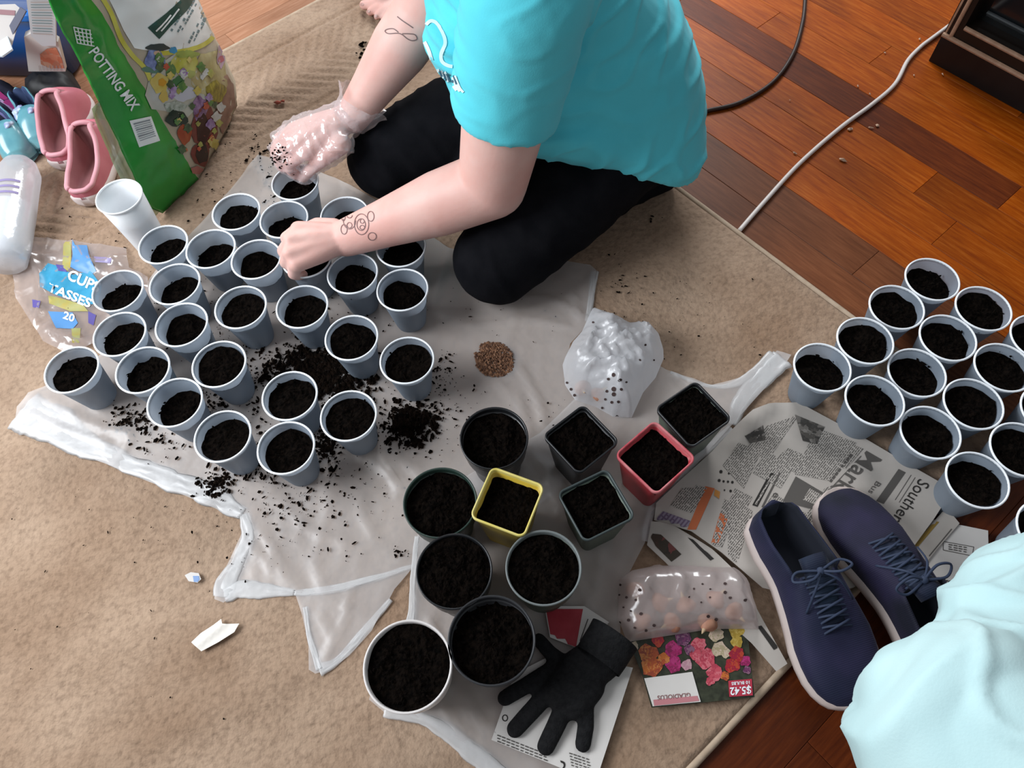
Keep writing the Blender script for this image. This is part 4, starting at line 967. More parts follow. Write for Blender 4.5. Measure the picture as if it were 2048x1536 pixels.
# ------------------------------------------------------------------ sneakers
def shoe(name, heel, toe, z, L, label, cat, mats, side=1, collar=(.0, .118), hs=(.076, .070, .084), W=1.0, top=((.118, .084), (.17, .070), (.22, .054), (.265, .044), (.29, .036)), laces=True, sole_h=.028, tongue=True, group=None, roll=0.0, open_in=.026, flare=.004, oval=False):
    a, b_ = at(*heel, z + .02), at(*toe, z + .02); d = b_ - a
    mid = (a + b_) / 2; ang = math.atan2(d.y, d.x); dn = Vector((math.cos(ang), math.sin(ang), 0))
    o = mid - dn * (L / 2); e = empty(name, (o.x, o.y, z), ang, label, cat, group); e.rotation_euler = (roll, 0, ang)
    k = L / .295
    ws_ = [(0, .006), (.006, .020), (.02, .031), (.06, .036), (.11, .036), (.16, .042), (.205, .049), (.24, .048), (.27, .040), (.286, .027), (.2935, .012), (.295, .004)]
    def wid(x):
        x /= k
        for i in range(len(ws_) - 1):
            if x <= ws_[i + 1][0]:
                t = (x - ws_[i][0]) / (ws_[i + 1][0] - ws_[i][0]); return (ws_[i][1] + (ws_[i + 1][1] - ws_[i][1]) * t) * W
        return .004
    def off(x): return side * .010 * math.sin(PI * min(1, max(0, x / L)) ) * (1 if x > L * .3 else x / L / .3) - side * .004
    xs = [L * t for t in (0, .01, .022, .04, .07, .11, .16, .22, .28, .34, .385, .40, .45, .52, .60, .68, .76, .83, .89, .935, .965, .985, .997, 1.0)]
    # sole
    b = MB(); rings = []
    n = 22
    for x in xs:
        w = wid(x) + flare; y0 = off(x); rock = .010 * max(0, (x / L - .72) / .28) ** 2 + .003 * max(0, (.1 - x / L) / .1)
        hh = sole_h - .006 * x / L
        rings.append([Vector((x, y0 + w * math.cos(t) if abs(math.cos(t)) < .93 else y0 + w * math.copysign(.93 + .07 * abs(math.cos(t)), math.cos(t)), rock + hh / 2 + (hh / 2) * max(-1, min(1, 1.8 * math.sin(t))))) for t in [2 * PI * j / n for j in range(n)]])
    b.loft(rings); b.build('sole', mats['sole'], e)
    def oin(x):
        o_ = min(wid(x) * .97 * .82, open_in * W)
        if oval: o_ *= math.sqrt(max(.10, 1 - max(0, (x / (collar[1] * k) - .30) / .74) ** 2))
        return o_
    def hgt(x):
        x /= k; x0, x1 = collar
        if x < x1:
            t = x / x1
            return (hs[0] * (1 - t) ** 2 + 2 * hs[1] * 0.93 * t * (1 - t) + hs[2] * t * t)
        for i in range(len(top) - 1):
            if x <= top[i + 1][0]: t = (x - top[i][0]) / (top[i + 1][0] - top[i][0]); return top[i][1] + (top[i + 1][1] - top[i][1]) * t
        return top[-1][1]
    b = MB(); N = 30; rings = []; kinds = []
    for x in xs:
        w = wid(x) * .97; y0 = off(x); zs = sole_h - .004 - .006 * x / L; h = max(hgt(x), zs + .004); ring = []
        opening = L * .03 < x < collar[1] * k
        if x >= L * .985: h = zs + .012
        for j in range(N + 1):
            s = j / N; sg = 1 if s <= .5 else -1; q = s if s <= .5 else 1 - s      # q 0 (sole edge) .. .5 (centre)
            if opening:
                oi = oin(x)
                if q < .26:
                    t = q / .26; y = w + (oi + .003 - w) * t ** 2.2 ; zz = zs + (h - zs) * t ** .8
                elif q < .32: t = (q - .26) / .06; y = oi + .003 - .006 * t; zz = h + .003 * math.sin(PI * t)
                else:
                    t = (q - .32) / .18; y = (oi - .003) * (1 - t) ** .55; zz = h - (h - zs - .006) * min(1, t * 1.6) ** .8
                ring.append(Vector((x, y0 + sg * y, zz)))
            else:
                th = PI * s; cy, sy = math.cos(th), math.sin(th)
                ring.append(Vector((x, y0 + w * math.copysign(abs(cy) ** .75, cy), zs + (h - zs) * abs(sy) ** .62)))
        rings.append(ring); kinds.append(opening)
    n1 = N + 1; V = [p for r in rings for p in r]; Fc, fm = [], []
    for i in range(len(rings) - 1):
        for j in range(N):
            Fc.append((i * n1 + j, (i + 1) * n1 + j, (i + 1) * n1 + j + 1, i * n1 + j + 1))
            q = min(j + .5, N - j - .5) / N
            fm.append(1 if (kinds[i] or kinds[i + 1]) and q > .31 and x else 0)
    Fc.append(tuple(range(n1))); fm.append(0); Fc.append(tuple((len(rings) - 1) * n1 + j for j in range(n1 - 1, -1, -1))); fm.append(0)
    up = obj('upper', V, Fc, [mats['upper'], mats['lining']], e, True, fm)
    if mats.get('rim'):
        xa = [x for x in xs if L * .03 < x < collar[1] * k]; A = [Vector((x, off(x) + oin(x) + .001, max(hgt(x), sole_h) + .001)) for x in xa]; B = [Vector((x, off(x) - oin(x) - .001, max(hgt(x), sole_h) + .001)) for x in xa]
        xe = collar[1] * k + .004; ye = A[-1].y - off(xa[-1])
        arc = [Vector((xe, off(xe) + ye * math.cos(t), hgt(xe) - .012 + .010 * math.sin(t))) for t in np.linspace(.25, PI - .25, 7)]
        hb = [Vector((L * .018, off(0) - .012, A[0].z - .002)), Vector((L * .012, off(0), A[0].z - .002)), Vector((L * .018, off(0) + .012, A[0].z - .002))]
        b = MB(); b.tube(spline(A + arc + B[::-1] + hb, 3, True), .0052, 8); b.build('collar_rim', mats['rim'], e)
    if tongue:
        b = MB(); x0 = collar[1] * k; pts = [(x0 - .022, hgt(x0) + .016), (x0 - .004, hgt(x0) + .010), (x0 + .03, hgt(x0 + .03) + .003), (x0 + .07, hgt(x0 + .07) + .0015)]
        R = []
        for x, zz in pts:
            R.append([Vector((x, off(x) + yy, zz - .006 * (yy / .02) ** 2 + t_)) for yy, t_ in [(-.021, 0), (-.012, .0015), (0, .002), (.012, .0015), (.021, 0), (.012, -.003), (0, -.003), (-.012, -.003)]])
        b.loft(R); b.build('tongue', mats['tongue'], e)
    if laces:
        rows = 6; x0 = collar[1] * k + .002
        for i in range(rows):
            xa = x0 + i * .0135 * k; xb = xa + .009 * k; g = .023
            for sg in (1, -1):
                P = [Vector((xa, off(xa) + sg * g, hgt(xa) - .004)), Vector((xa + .002, off(xa) + sg * g * .6, hgt(xa) + .005)), Vector(((xa + xb) / 2, off(xa), hgt(xa) + .0075 + .001 * sg)), Vector((xb - .002, off(xb) - sg * g * .6, hgt(xb) + .005)), Vector((xb, off(xb) - sg * g, hgt(xb) - .004))]
                b = MB(); b.tube(spline(P, 4), .0019, 6, flat=.6); b.build('lace', mats['lace'], e)
        zb = hgt(x0) + .012
        for sg in (1, -1):
            P = [Vector((x0, off(x0), zb)), Vector((x0 + .01, off(x0) + sg * .022, zb + .012)), Vector((x0 + .004, off(x0) + sg * .045, zb + .004)), Vector((x0 - .008, off(x0) + sg * .032, zb - .002)), Vector((x0, off(x0), zb))]
            b = MB(); b.tube(spline(P, 6), .0020, 6, flat=.6); b.build('lace_loop', mats['lace'], e)
            P = [Vector((x0, off(x0), zb)), Vector((x0 + .02, off(x0) + sg * .018, zb + .003)), Vector((x0 + .045, off(x0) + sg * .036, hgt(x0 + .045) - .004))]
            b = MB(); b.tube(spline(P, 6), .0019, 6, flat=.6); b.build('lace_end', mats['lace'], e)
        b = MB(); b.ell((x0, off(x0), zb), ((.006, 0, 0), (0, .006, 0), (0, 0, .004)), 10, 6); b.build('knot', mats['lace'], e)
    return e
def knit(name, c1, c2):
    m, nt, b = nodes(name); N = nt.nodes.new; b.inputs['Roughness'].default_value = .7; b.inputs['Sheen Weight'].default_value = .04; b.inputs['Specular IOR Level'].default_value = .2
    tc = N('ShaderNodeTexCoord'); ns = N('ShaderNodeTexNoise'); ns.inputs['Scale'].default_value = 14; lk(nt, tc.outputs['Object'], ns.inputs['Vector'])
    cr = N('ShaderNodeValToRGB'); el = cr.color_ramp.elements; el[0].position = .35; el[1].position = .68; el[0].color = rgb(c1); el[1].color = rgb(c2); lk(nt, ns.outputs['Fac'], cr.inputs[0]); lk(nt, cr.outputs[0], b.inputs['Base Color'])
    wv = N('ShaderNodeTexWave'); wv.inputs['Scale'].default_value = 120; wv.inputs['Distortion'].default_value = 1.5; lk(nt, tc.outputs['Object'], wv.inputs['Vector'])
    bp = N('ShaderNodeBump'); bp.inputs['Strength'].default_value = .15; bp.inputs['Distance'].default_value = .002; lk(nt, wv.outputs['Fac'], bp.inputs['Height']); lk(nt, bp.outputs[0], b.inputs['Normal'])
    return m
SN = {'sole': pm('off_white_rubber', (.46, .38, .35), (.52, .44, .41), scale=20, rough=.6), 'upper': knit('navy_knit', (.010, .014, .034), (.022, .021, .056)), 'lining': pm('dark_lining', (.008, .010, .018), rough=.9), 'tongue': knit('navy_tongue', (.010, .014, .032), (.016, .03, .055)), 'lace': pm('navy_lace', (.022, .034, .07), rough=.7)}
SN2 = dict(SN); SN2['upper'] = knit('dark_navy_knit', (.009, .010, .02), (.02, .017, .046))
shoe('sneaker', (1530, 1020), (1722, 1418), RZ + .018, .298, 'navy running shoe with its toe pointing at the viewer, nearest the bulb packet', 'shoe', SN, 1, W=1.22, open_in=.031, group='navy running shoes')
shoe('sneaker', (1890, 1330), (1672, 996), RZ + .018, .298, 'navy running shoe with its toe pointing away, partly under the pale aqua knee', 'shoe', SN2, -1, W=1.12, open_in=.029, group='navy running shoes')

# ------------------------------------------------------------------ black glove
M['glove'] = pm('black_knit_glove', (.006, .006, .007), (.012, .012, .013), scale=150, rough=.85, bump=.4, bscale=400, spec=.2)
M['glove_in'] = pm('blue_black_lining', (.004, .009, .014), rough=.95, spec=.1)
ge = empty('work_glove', at(1140, 1370, RZ), 0, 'black knit work glove lying on the white flyer', 'glove')
b = MB(); g = lambda x, y, z: at(x, y, RZ + .014 + z)
pc = g(1140, 1370, .014)
b.chain([g(1205, 1312, .02), g(1160, 1345, .018), g(1125, 1380, .016)], [.033, .034, .028], 18)
b.chain([g(1175, 1370, .016), g(1150, 1405, .014)], [.026, .024], 16)
for pts, r in [([(1110, 1335), (1050, 1372), (1010, 1396)], .0115), ([(1110, 1370), (1060, 1425), (1030, 1458)], .0125), ([(1135, 1400), (1110, 1455), (1092, 1492)], .013), ([(1170, 1395), (1172, 1450), (1166, 1488)], .0115), ([(1140, 1335), (1100, 1305), (1078, 1280)], .0105)]:
    b.chain([g(x, y, .012 - .003 * i) for i, (x, y) in enumerate(pts)], [r * 1.12, r * 1.05, r], 14)
v, nn, f = remesh(b, .003, 5)
v[:, 2] = RZ + .0145 + (v[:, 2] - (RZ + .012)) * .62
v[:, 2] = np.maximum(v[:, 2], RZ + .0145)
obj('glove_hand', v, f, M['glove'], ge, True, None, True)
b = MB(); c0, c1 = g(1195, 1325, .012), g(1228, 1272, .016); t = (c1 - c0).normalized(); sd_ = t.cross(Vector((0, 0, 1))).normalized(); up_ = Vector((0, 0, 1))
for mi, (ra, kk) in enumerate(((1, 1), )):
    rg = []
    for s, rw, rh in ((0, .036, .020), (.35, .037, .021), (.7, .037, .024), (1, .038, .027), (1.02, .035, .024), (.7, .034, .021), (.2, .033, .016)):
        rg.append([c0.lerp(c1, s) + sd_ * (rw * math.cos(2 * PI * j / 24)) + up_ * (rh * math.sin(2 * PI * j / 24) + rh - .012) for j in range(24)])
    b.loft(rg, 0, True, False)
fm = [0 if i < 24 * 4 else 1 for i in range(len(b.f))]
obj('cuff', b.v, b.f, [M['glove'], M['glove_in']], ge, True, fm, True)

# ------------------------------------------------------------------ cords, floor crumbs
M['white_cord'] = pm('white_cord', (.72, .66, .62), rough=.4); M['brown_cord'] = pm('brown_cord', (.03, .014, .010), rough=.45)
b = MB(); b.tube(spline([at(x, y, .0055) for x, y in [(1478, 462), (1530, 402), (1600, 326), (1680, 256), (1745, 208), (1790, 168), (1815, 122), (1840, 95), (1862, 78), (1900, 50)]], 8), .0046, 10)
tag(b.build('power_cord', M['white_cord']), 'white cord running over the boards from the rug edge to the black cabinet', 'cord')
b = MB(); b.tube(spline([at(x, y, .005) for x, y in [(1380, 232), (1412, 222), (1480, 205), (1545, 165), (1585, 110), (1604, 50), (1610, 0), (1612, -80)]], 8), .0048, 10)
tag(b.build('power_cord', M['brown_cord']), 'brown cord curving over the boards behind the aqua shirt', 'cord')
b = MB(); rr = random.Random(2)
for (x, y, r) in [(1742, 255, .004), (1755, 250, .005), (1686, 320, .006), (1590, 306, .004), (1700, 258, .006), (1716, 172, .003), (1770, 105, .003), (1885, 148, .003), (1828, 150, .003), (1740, 188, .003), (1580, 200, .002), (1904, 130, .003), (1840, 78, .004)]:
    v, f = clod_verts(at(x, y, .003), r, rr); b.add(v, f)
tag(b.build('floor_crumbs', pm('pale_crumbs', (.6, .4, .28), rough=.9), None, False), 'pale crumbs lying on the boards along the white cord', 'crumbs', None, 'stuff')
b = MB(); v, f = clod_verts(at(556, 205, RZ + .004), .008, rr); b.add(v, f); v, f = clod_verts(at(566, 202, RZ + .004), .006, rr); b.add(v, f)
tag(b.build('red_fluff', pm('red_fluff', (.36, .09, .06), rough=.95), None, True), 'small red bit of fluff on the rug above the gloved hand', 'fluff')

# ------------------------------------------------------------------ black cabinet
M['black_wood'] = pm('worn_black_paint', (.006, .006, .007), (.011, .010, .010), scale=25, rough=.35, spec=.4); M['tan_trim'] = pm('worn_tan_edge', (.38, .22, .14), (.48, .30, .20), scale=60, rough=.5); M['dark_wood'] = pm('dark_brown_moulding', (.012, .007, .005), rough=.4)
M['smoked'] = pm('smoked_glass', (.008, .010, .012), rough=.08, spec=.6)
P0 = at(1857, 122, 0.0)
cab = empty('cabinet', (P0.x, P0.y, 0.001), math.atan2(AX.y, AX.x), 'black cabinet with tan-edged frame and dark glass front, in the far corner', 'cabinet')
# local x along the front, local y away from the room (-BX direction is +y here)
def cb_(name, lo, hi, mat): b = MB(); b.box(lo, hi); return b.build(name, mat, cab, False)
cb_('plinth', (0, 0, 0), (1.0, .40, .066), M['black_wood'])
cb_('carcass', (.0, .055, .066), (1.0, .40, .62), M['black_wood'])
cb_('corner_post', (.0, .004, .066), (.034, .055, .62), M['dark_wood'])
cb_('bottom_rail', (.034, .004, .066), (1.0, .055, .100), M['dark_wood'])
cb_('top_rail', (.034, .004, .56), (1.0, .055, .62), M['dark_wood'])
def strip(name, p, q, r): b = MB(); b.tube([p, q], r, 8); return b.build(name, M['tan_trim'], cab, False)
strip('edge_trim', (.0, .002, .068), (1.0, .002, .068), .0055)
strip('edge_trim', (.036, .004, .101), (1.0, .004, .101), .005)
strip('edge_trim', (.018, .002, .068), (.018, .002, .62), .0045)
strip('edge_trim', (.004, .006, .068), (.004, .006, .62), .003)
cb_('glass_panel', (.05, .050, .115), (1.0, .056, .55), M['smoked'])
b = MB(); b.tube([(.05, .046, .125), (1.0, .046, .125)], .004, 8); b.build('inner_bead', pm('grey_bead', (.06, .065, .07), rough=.4), cab, False)
# ------------------------------------------------------------------ potting mix bag
B1, B2, B3 = at(312, 447), at(397, 366), at(487, 197)
Fd, Gd = B3 - B2, B1 - B2
be = empty('potting_mix_bag', ((B1 + B3) / 2)[:2] + (RZ,), 0, 'full green and white plastic bag of potting mix standing on the rug', 'bag')
BH = 0.52; nz, ns_ = 44, 16; V, Fc, fm = [], [], []
def bag_ring(t):
    z = RZ + .002 + BH * t
    top = max(0, (t - .8) / .2)
    sc = 1 - .42 * min(1, t / .75) - .5 * top ** 1.5; sc = max(sc, .06)
    sq = .86 + .14 * min(1, t / .08)
    m = B2 + Gd * (.0)
    c2 = B2 + Gd * (.03 * t + .28 * top ** 1.5); c1 = c2 + Gd * sc; c3 = c2 + Fd * (1.0 - .02 * t); c4 = c1 + Fd * (1.0 - .02 * t)
    cen = (c1 + c2 + c3 + c4) / 4
    bul = .028 * math.sin(PI * min(1, t * 1.05)) ** .6
    ring = []
    for a, b_, k in ((c1, c2, .45), (c2, c3, 1.0), (c3, c4, .5), (c4, c1, 1.0)):
        out = (b_ - a).cross(Vector((0, 0, 1))); out.normalize()
        if out.dot((a + b_) / 2 - cen) < 0: out = -out
        for j in range(ns_):
            s = j / ns_; p = a.lerp(b_, s) + out * (bul * k * math.sin(PI * s) * (1 if a is not c1 else .8))
            p = cen + (p - cen) * sq; p.z = z
            p += out * (.0035 * n3(p.x * 26, p.y * 26, z * 18) + .003 * max(0, 1 - abs(n3(p.x * 14 + 3, p.y * 14, z * 30)) * 4))
            ring.append(p)
    return ring
for i in range(nz + 1): V += bag_ring(i / nz)
n = 4 * ns_
for i in range(nz):
    for j in range(n):
        Fc.append((i * n + j, i * n + (j + 1) % n, (i + 1) * n + (j + 1) % n, (i + 1) * n + j)); fm.append(0 if (j // ns_) in (0, 2) else 1)
Fc.append(tuple(range(n - 1, -1, -1))); fm.append(1); Fc.append(tuple(nz * n + j for j in range(n))); fm.append(0)
M['green_bag'] = pm('glossy_green_plastic', (.018, .25, .030), (.03, .32, .045), scale=10, rough=.22, spec=.5, bump=.35, bscale=26)
M['cream_bag'] = pm('printed_tan_plastic', (.42, .36, .26), (.50, .45, .34), scale=8, rough=.3, bump=.2, bscale=24)
obj('bag_skin', V, Fc, [M['green_bag'], M['cream_bag']], be, True, fm, True)
bs = Surf(V, Fc)
M['bag_white'] = pm('white_print_gloss', (.82, .86, .84), rough=.3); M['bag_yellow'] = pm('lime_yellow_print', (.55, .52, .05), (.62, .6, .12), scale=30, rough=.35); M['bag_dkgreen'] = pm('dark_green_print', (.012, .07, .055), rough=.35)
M['bag_grey'] = pm('grey_green_print', (.16, .24, .25), rough=.5)
T1 = lambda pts: [(x / 3.938, y / 3.938) for x, y in pts]
bs.patch('white_panel', [(212, -12), (250, -14), (446, -14), (438, 30), (428, 70), (400, 92), (340, 104), (290, 100), (268, 96), (246, 60), (228, 20)], M['bag_white'], be, 10, .0012)
bs.line('yellow_border', [(200, -10), (222, 28), (240, 75), (262, 108), (288, 135), (300, 160)], 9, M['bag_yellow'], be, off=.0016)
bs.line('yellow_border', [(300, 106), (350, 104), (400, 92), (428, 68), (438, 20), (446, -14)], 9, M['bag_yellow'], be, off=.0016)
bs.patch('brand_panel', [(294, 55), (318, 36), (345, 14), (366, -8), (396, -14), (372, 22), (340, 52), (317, 78)], M['bag_dkgreen'], be, 8, .0020)
for a, b_ in (((310, 62), (340, 30)), ((320, 62), (356, 18))): bs.line('script_mark', [a, ((a[0] + b_[0]) / 2 + 3, (a[1] + b_[1]) / 2 - 2), b_], 3.2, M['bag_white'], be, off=.0024)
rr = random.Random(8)
for (a, b_) in [((341, 62), (372, 10)), ((354, 64), (388, -2)), ((362, 60), (392, 6)), ((376, 86), (412, 12)), ((386, 82), (420, 10)), ((398, 64), (424, 6))]:
    N_ = 9
    for k in range(N_):
        if rr.random() < .18: continue
        p = (a[0] + (b_[0] - a[0]) * k / N_, a[1] + (b_[1] - a[1]) * k / N_); q = (a[0] + (b_[0] - a[0]) * (k + .75) / N_, a[1] + (b_[1] - a[1]) * (k + .75) / N_)
        bs.line('small_print', [p, q], rr.uniform(2.5, 4.5), M['bag_grey'], be, 2, .0018)
def bpatch(cx, cy, rx, ry, col, name='flower_print', off=.0022, c2=None, sc=40, wob=.15):
    m = pm(name + '_ink', col, c2 or col, scale=sc, rough=.35)
    P = [(cx + rx * (1 + wob * math.sin(3 * t + cx)) * math.cos(t), cy + ry * (1 + wob * math.cos(5 * t + cy)) * math.sin(t)) for t in np.linspace(0, 6.0, 16)]
    return bs.patch(name, P, m, be, 7, off)
bpatch(352, 170, 60, 62, (.50, .52, .50), 'pale_ground', .0013, (.42, .42, .30), 12)
bpatch(420, 150, 36, 50, (.46, .42, .22), 'straw_print', .0014, (.36, .30, .12), 30)
bpatch(368, 130, 26, 24, (.42, .42, .05), 'lime_flower', .0018, (.5, .5, .14))
bpatch(372, 108, 24, 8, (.30, .38, .08), 'lime_flower', .0019)
bpatch(308, 118, 20, 20, (.09, .13, .32), 'pansy', .0020, (.26, .34, .6), 90); bpatch(314, 94, 24, 7, (.03, .05, .05), 'dark_leaf', .0022); bpatch(345, 100, 8, 7, (.05, .28, .5), 'pansy', .0024); bpatch(312, 106, 6, 5, (.55, .38, .26), 'pansy_heart', .0026)
bpatch(306, 138, 22, 8, (.10, .22, .16), 'leaf_print', .0018)
bpatch(318, 166, 18, 20, (.56, .42, .05), 'yellow_flower', .0022, (.6, .5, .16)); bpatch(322, 164, 8, 8, (.58, .30, .02), 'flower_heart', .0026); bpatch(326, 192, 9, 12, (.55, .42, .10), 'yellow_flower', .0023)
bpatch(356, 165, 12, 13, (.05, .17, .06), 'leaf_print', .0020); bpatch(340, 140, 10, 16, (.10, .22, .07), 'leaf_print', .0020); bpatch(380, 148, 9, 8, (.34, .38, .12), 'leaf_print', .0021)
bpatch(366, 186, 24, 16, (.52, .55, .62), 'lilac_ground', .0018); bpatch(398, 216, 15, 24, (.12, .05, .14), 'lavender', .0021, (.32, .2, .34), 90); bpatch(430, 184, 20, 22, (.40, .34, .04), 'grass_tuft', .0021, (.16, .13, .02), 80)
bpatch(440, 112, 8, 24, (.40, .28, .36), 'pink_streak', .0020); bpatch(440, 118, 6, 7, (.42, .10, .14), 'pink_streak', .0022)
bpatch(348, 214, 22, 12, (.10, .15, .09), 'leaf_print', .0020, (.5, .55, .5), 70); bpatch(352, 236, 22, 16, (.012, .03, .02), 'dark_leaf', .0021); bpatch(368, 268, 14, 20, (.30, .045, .012), 'terracotta', .0022, (.4, .09, .03))
bpatch(408, 252, 26, 42, (.15, .03, .025), 'terracotta', .0020, (.2, .05, .04)); bpatch(404, 258, 14, 30, (.035, .008, .008), 'pot_shade', .0024)
bpatch(400, 308, 18, 24, (.16, .03, .022), 'terracotta', .0022); bpatch(402, 304, 12, 22, (.02, .008, .008), 'pot_shade', .0026); bpatch(392, 340, 12, 8, (.42, .16, .13), 'terracotta', .0022)
bpatch(452, 210, 20, 60, (.22, .12, .09), 'brown_print', .0013, (.34, .20, .14), 30)
rr = random.Random(31)
PAL = [((.05, .17, .05), (.12, .26, .06)), ((.5, .42, .06), (.6, .52, .2)), ((.46, .5, .5), (.6, .6, .55)), ((.2, .1, .3), (.4, .3, .5)), ((.03, .06, .03), (.08, .14, .06)), ((.4, .06, .04), (.5, .14, .06)), ((.44, .42, .12), (.3, .32, .08))]
PMS = [pm('bloom_ink', a, c, scale=70, rough=.35) for a, c in PAL]
for k in range(46):
    t = rr.random(); cx = rr.uniform(300 + 60 * t, 420 + 44 * t); cy = 110 + 190 * t; r = rr.uniform(4, 10)
    bs.patch('bloom_print', [(cx + r * (1 + .3 * math.sin(5 * a + k)) * math.cos(a), cy + r * (1 + .3 * math.cos(4 * a)) * math.sin(a)) for a in np.linspace(0, 5.9, 12)], PMS[k % 7], be, 5, .0030 + .0001 * (k % 5))
txt(bs, be, 'POTTING MIX', (176, 104), (262, 222), (17, -12), M['bag_white'], .02, off=.0024)
txt(bs, be, 'TILTH', (150, 60), (172, 86), (14, -10), M['bag_white'], .02, off=.0024) if False else None
for k in range(5): bs.line('emblem', [(146 + 8 * k, 52 + 1.5 * k), (154 + 7 * k, 86 + 1.5 * k)], 2.2, M['bag_white'], be, off=.0020)
for k in range(5): bs.line('emblem', [(145 + 2 * k, 53 + 8 * k), (180 + 2 * k, 60 + 8 * k)], 2.0, M['bag_white'], be, off=.0021)
bs.patch('barcode_panel', [(258, 241), (301, 232), (319, 281), (278, 294)], M['bag_white'], be, 8, .0014)
for k in range(9):
    t = .1 + .09 * k; bs.line('barcode', [(262 + 18 * t + 2, 243 + 46 * t), (300 + 16 * t - 3, 235 + 44 * t)], 1.4 + 1.4 * (k % 3 == 0), pm('barcode_ink', (.25, .28, .3), rough=.5) if k == 0 else bpy.data.materials['barcode_ink'], be, off=.0020)
# folded clear seam along the left edge of the green side
b = MB(); rg = []
for t in np.linspace(.02, .55, 24):
    r_ = bag_ring(t); p = r_[0]; o_ = (Gd.normalized() * .8 - Fd.normalized() * .3).normalized(); w = .012 + .014 * math.sin(PI * t * 1.6)
    rg.append([p - o_ * .002, p + o_ * w + Vector((0, 0, .004 * n3(t * 20, 0))), p + o_ * w - Fd.normalized() * .002, p - o_ * .002 - Fd.normalized() * .002])
b.loft(rg); b.build('side_seam', film('clear_green_film', (.25, .32, .12), clear=.45, gloss=.1, rough=.2), be, True, True)

# ------------------------------------------------------------------ pink clogs, teal shoes
CL = {'sole': pm('white_clog_sole', (.62, .54, .52), rough=.6), 'upper': pm('pink_foam', (.46, .12, .16), (.52, .17, .21), scale=12, rough=.5), 'lining': pm('dull_pink_foam', (.26, .10, .11), (.32, .14, .14), scale=14, rough=.7), 'tongue': None, 'lace': None, 'rim': pm('pale_pink_foam', (.58, .26, .30), (.62, .32, .36), scale=14, rough=.5)}
ck = dict(collar=(.0, .19), hs=(.046, .052, .100), top=((.19, .100), (.22, .088), (.26, .062), (.29, .040)), laces=False, tongue=False, sole_h=.026, open_in=.0385, flare=.003, oval=True)
for hl, te, lab, sd_ in (((118, 346), (150, 175), 'pink foam clog touching the teal shoe, behind the other clog', 1), ((172, 414), (205, 240), 'pink foam clog in front, its heel towards the tall white cup', -1)):
    e = shoe('clog', hl, te, RZ + .001, .225, lab, 'shoe', CL, sd_, W=1.02, group='pink clogs by the potting mix bag', **ck)
TL = {'sole': pm('dark_teal_sole', (.03, .10, .13), rough=.5), 'upper': pm('pearly_teal', (.10, .30, .36), (.16, .40, .45), scale=20, rough=.2, spec=.7), 'lining': pm('navy_lining', (.03, .05, .12), rough=.9)}
for hl, te, lab in (((2, 238), (48, 326), 'pearly teal child shoe with a lilac bow, nearest the cup sleeve'), ((62, 215), (82, 286), 'pearly teal child shoe tucked between the striped cloth and the pink clog')):
    e = shoe('child_shoe', hl, te, RZ + .001, .155, lab, 'shoe', TL, 1, W=.78, group='teal shoes at the left edge', collar=(0, .15), hs=(.07, .06, .07), top=((.15, .075), (.2, .07), (.25, .056), (.29, .04)), laces=False, tongue=False, sole_h=.014, flare=.001)
    b = MB(); rr = random.Random(5)
    for k in range(9):
        a = k * .7; c = Vector((.085 + .012 * math.cos(a), .020 * math.sin(a), .062 + .006 * math.sin(2.1 * a)))
        b.ell(c, ((.014, .004, .004), (-.003, .008, .003), (0, -.002, .005)), 10, 6)
    v, nn, f = remesh(b, .0025, 1); obj('bow', v + nn * np.array([[.0015 * n3(*(q * 160)) for q in v]]).T, f, pm('lilac_tulle', (.24, .27, .5), (.5, .6, .72), scale=90, rough=.3, spec=.6), e)
# ------------------------------------------------------------------ striped cloth, black shade lump, blue tub and its papers
def soft(name, outline, h, label, cat, mat, seed, amp=.01, step=.010):
    e = empty(name, at(*outline[0], RZ), 0, label, cat); V2, F2, V, f = puff(outline, RZ + .002, h, step, seed, .6, amp)
    obj('cloth', V2, F2, mat, e, True, None, True); return e, Surf(V, f)
e, ss = soft('striped_leggings', [(-70, 190), (-20, 168), (30, 178), (70, 210), (80, 245), (50, 270), (20, 292), (-40, 300), (-80, 260)], .05, 'crumpled navy cloth with pink and lilac stripes at the left edge', 'clothing', pm('navy_jersey', (.008, .009, .022), (.014, .014, .034), scale=30, rough=.9), 3)
for pts, w, c in (([(-30, 168), (10, 200), (44, 228)], 13, (.28, .02, .13)), ([(-30, 176), (10, 208), (46, 240)], 4, (.34, .22, .38)), ([(-30, 190), (8, 220), (38, 248)], 4, (.26, .2, .34)), ([(-30, 204), (0, 226), (34, 256)], 5, (.14, .13, .3))):
    ss.line('stripe', pts, w, pm('stripe_dye', c, rough=.9), e, off=.0015)
soft('black_pouch', [(60, 190), (100, 158), (140, 140), (162, 175), (166, 200), (140, 215), (95, 222), (66, 214)], .05, 'black lump added as shade between the blue tub and the pink clogs', 'pouch', pm('black_nylon', (.005, .005, .006), rough=.6), 6)  # black lump added to stand in for the shadow on the tub
A0 = at(150, 212, 0); A1 = at(-90, 205, 0); fd = (A1 - A0); fd.z = 0; fd.normalize(); bd = Vector((fd.y, -fd.x, 0))
if bd.y < 0: bd = -bd
A0 += bd * .055
tb = empty('storage_tub', (A0.x, A0.y, RZ), math.atan2(fd.y, fd.x), 'blue plastic storage tub behind the potting mix bag at the upper left', 'tub')
sgn = 1 if Vector((-fd.y, fd.x, 0)).dot(bd) > 0 else -1
def rect_ring(x0, x1, y0, y1, z, r=.03, k=5):
    out = []
    for cx, cy, a0 in ((x1 - r, y1 - r, 0), (x0 + r, y1 - r, PI / 2), (x0 + r, y0 + r, PI), (x1 - r, y0 + r, 1.5 * PI)):
        for i in range(k + 1): a = a0 + PI / 2 * i / k; out.append(Vector((cx + r * math.cos(a), sgn * (cy + r * math.sin(a)), z)))
    return out
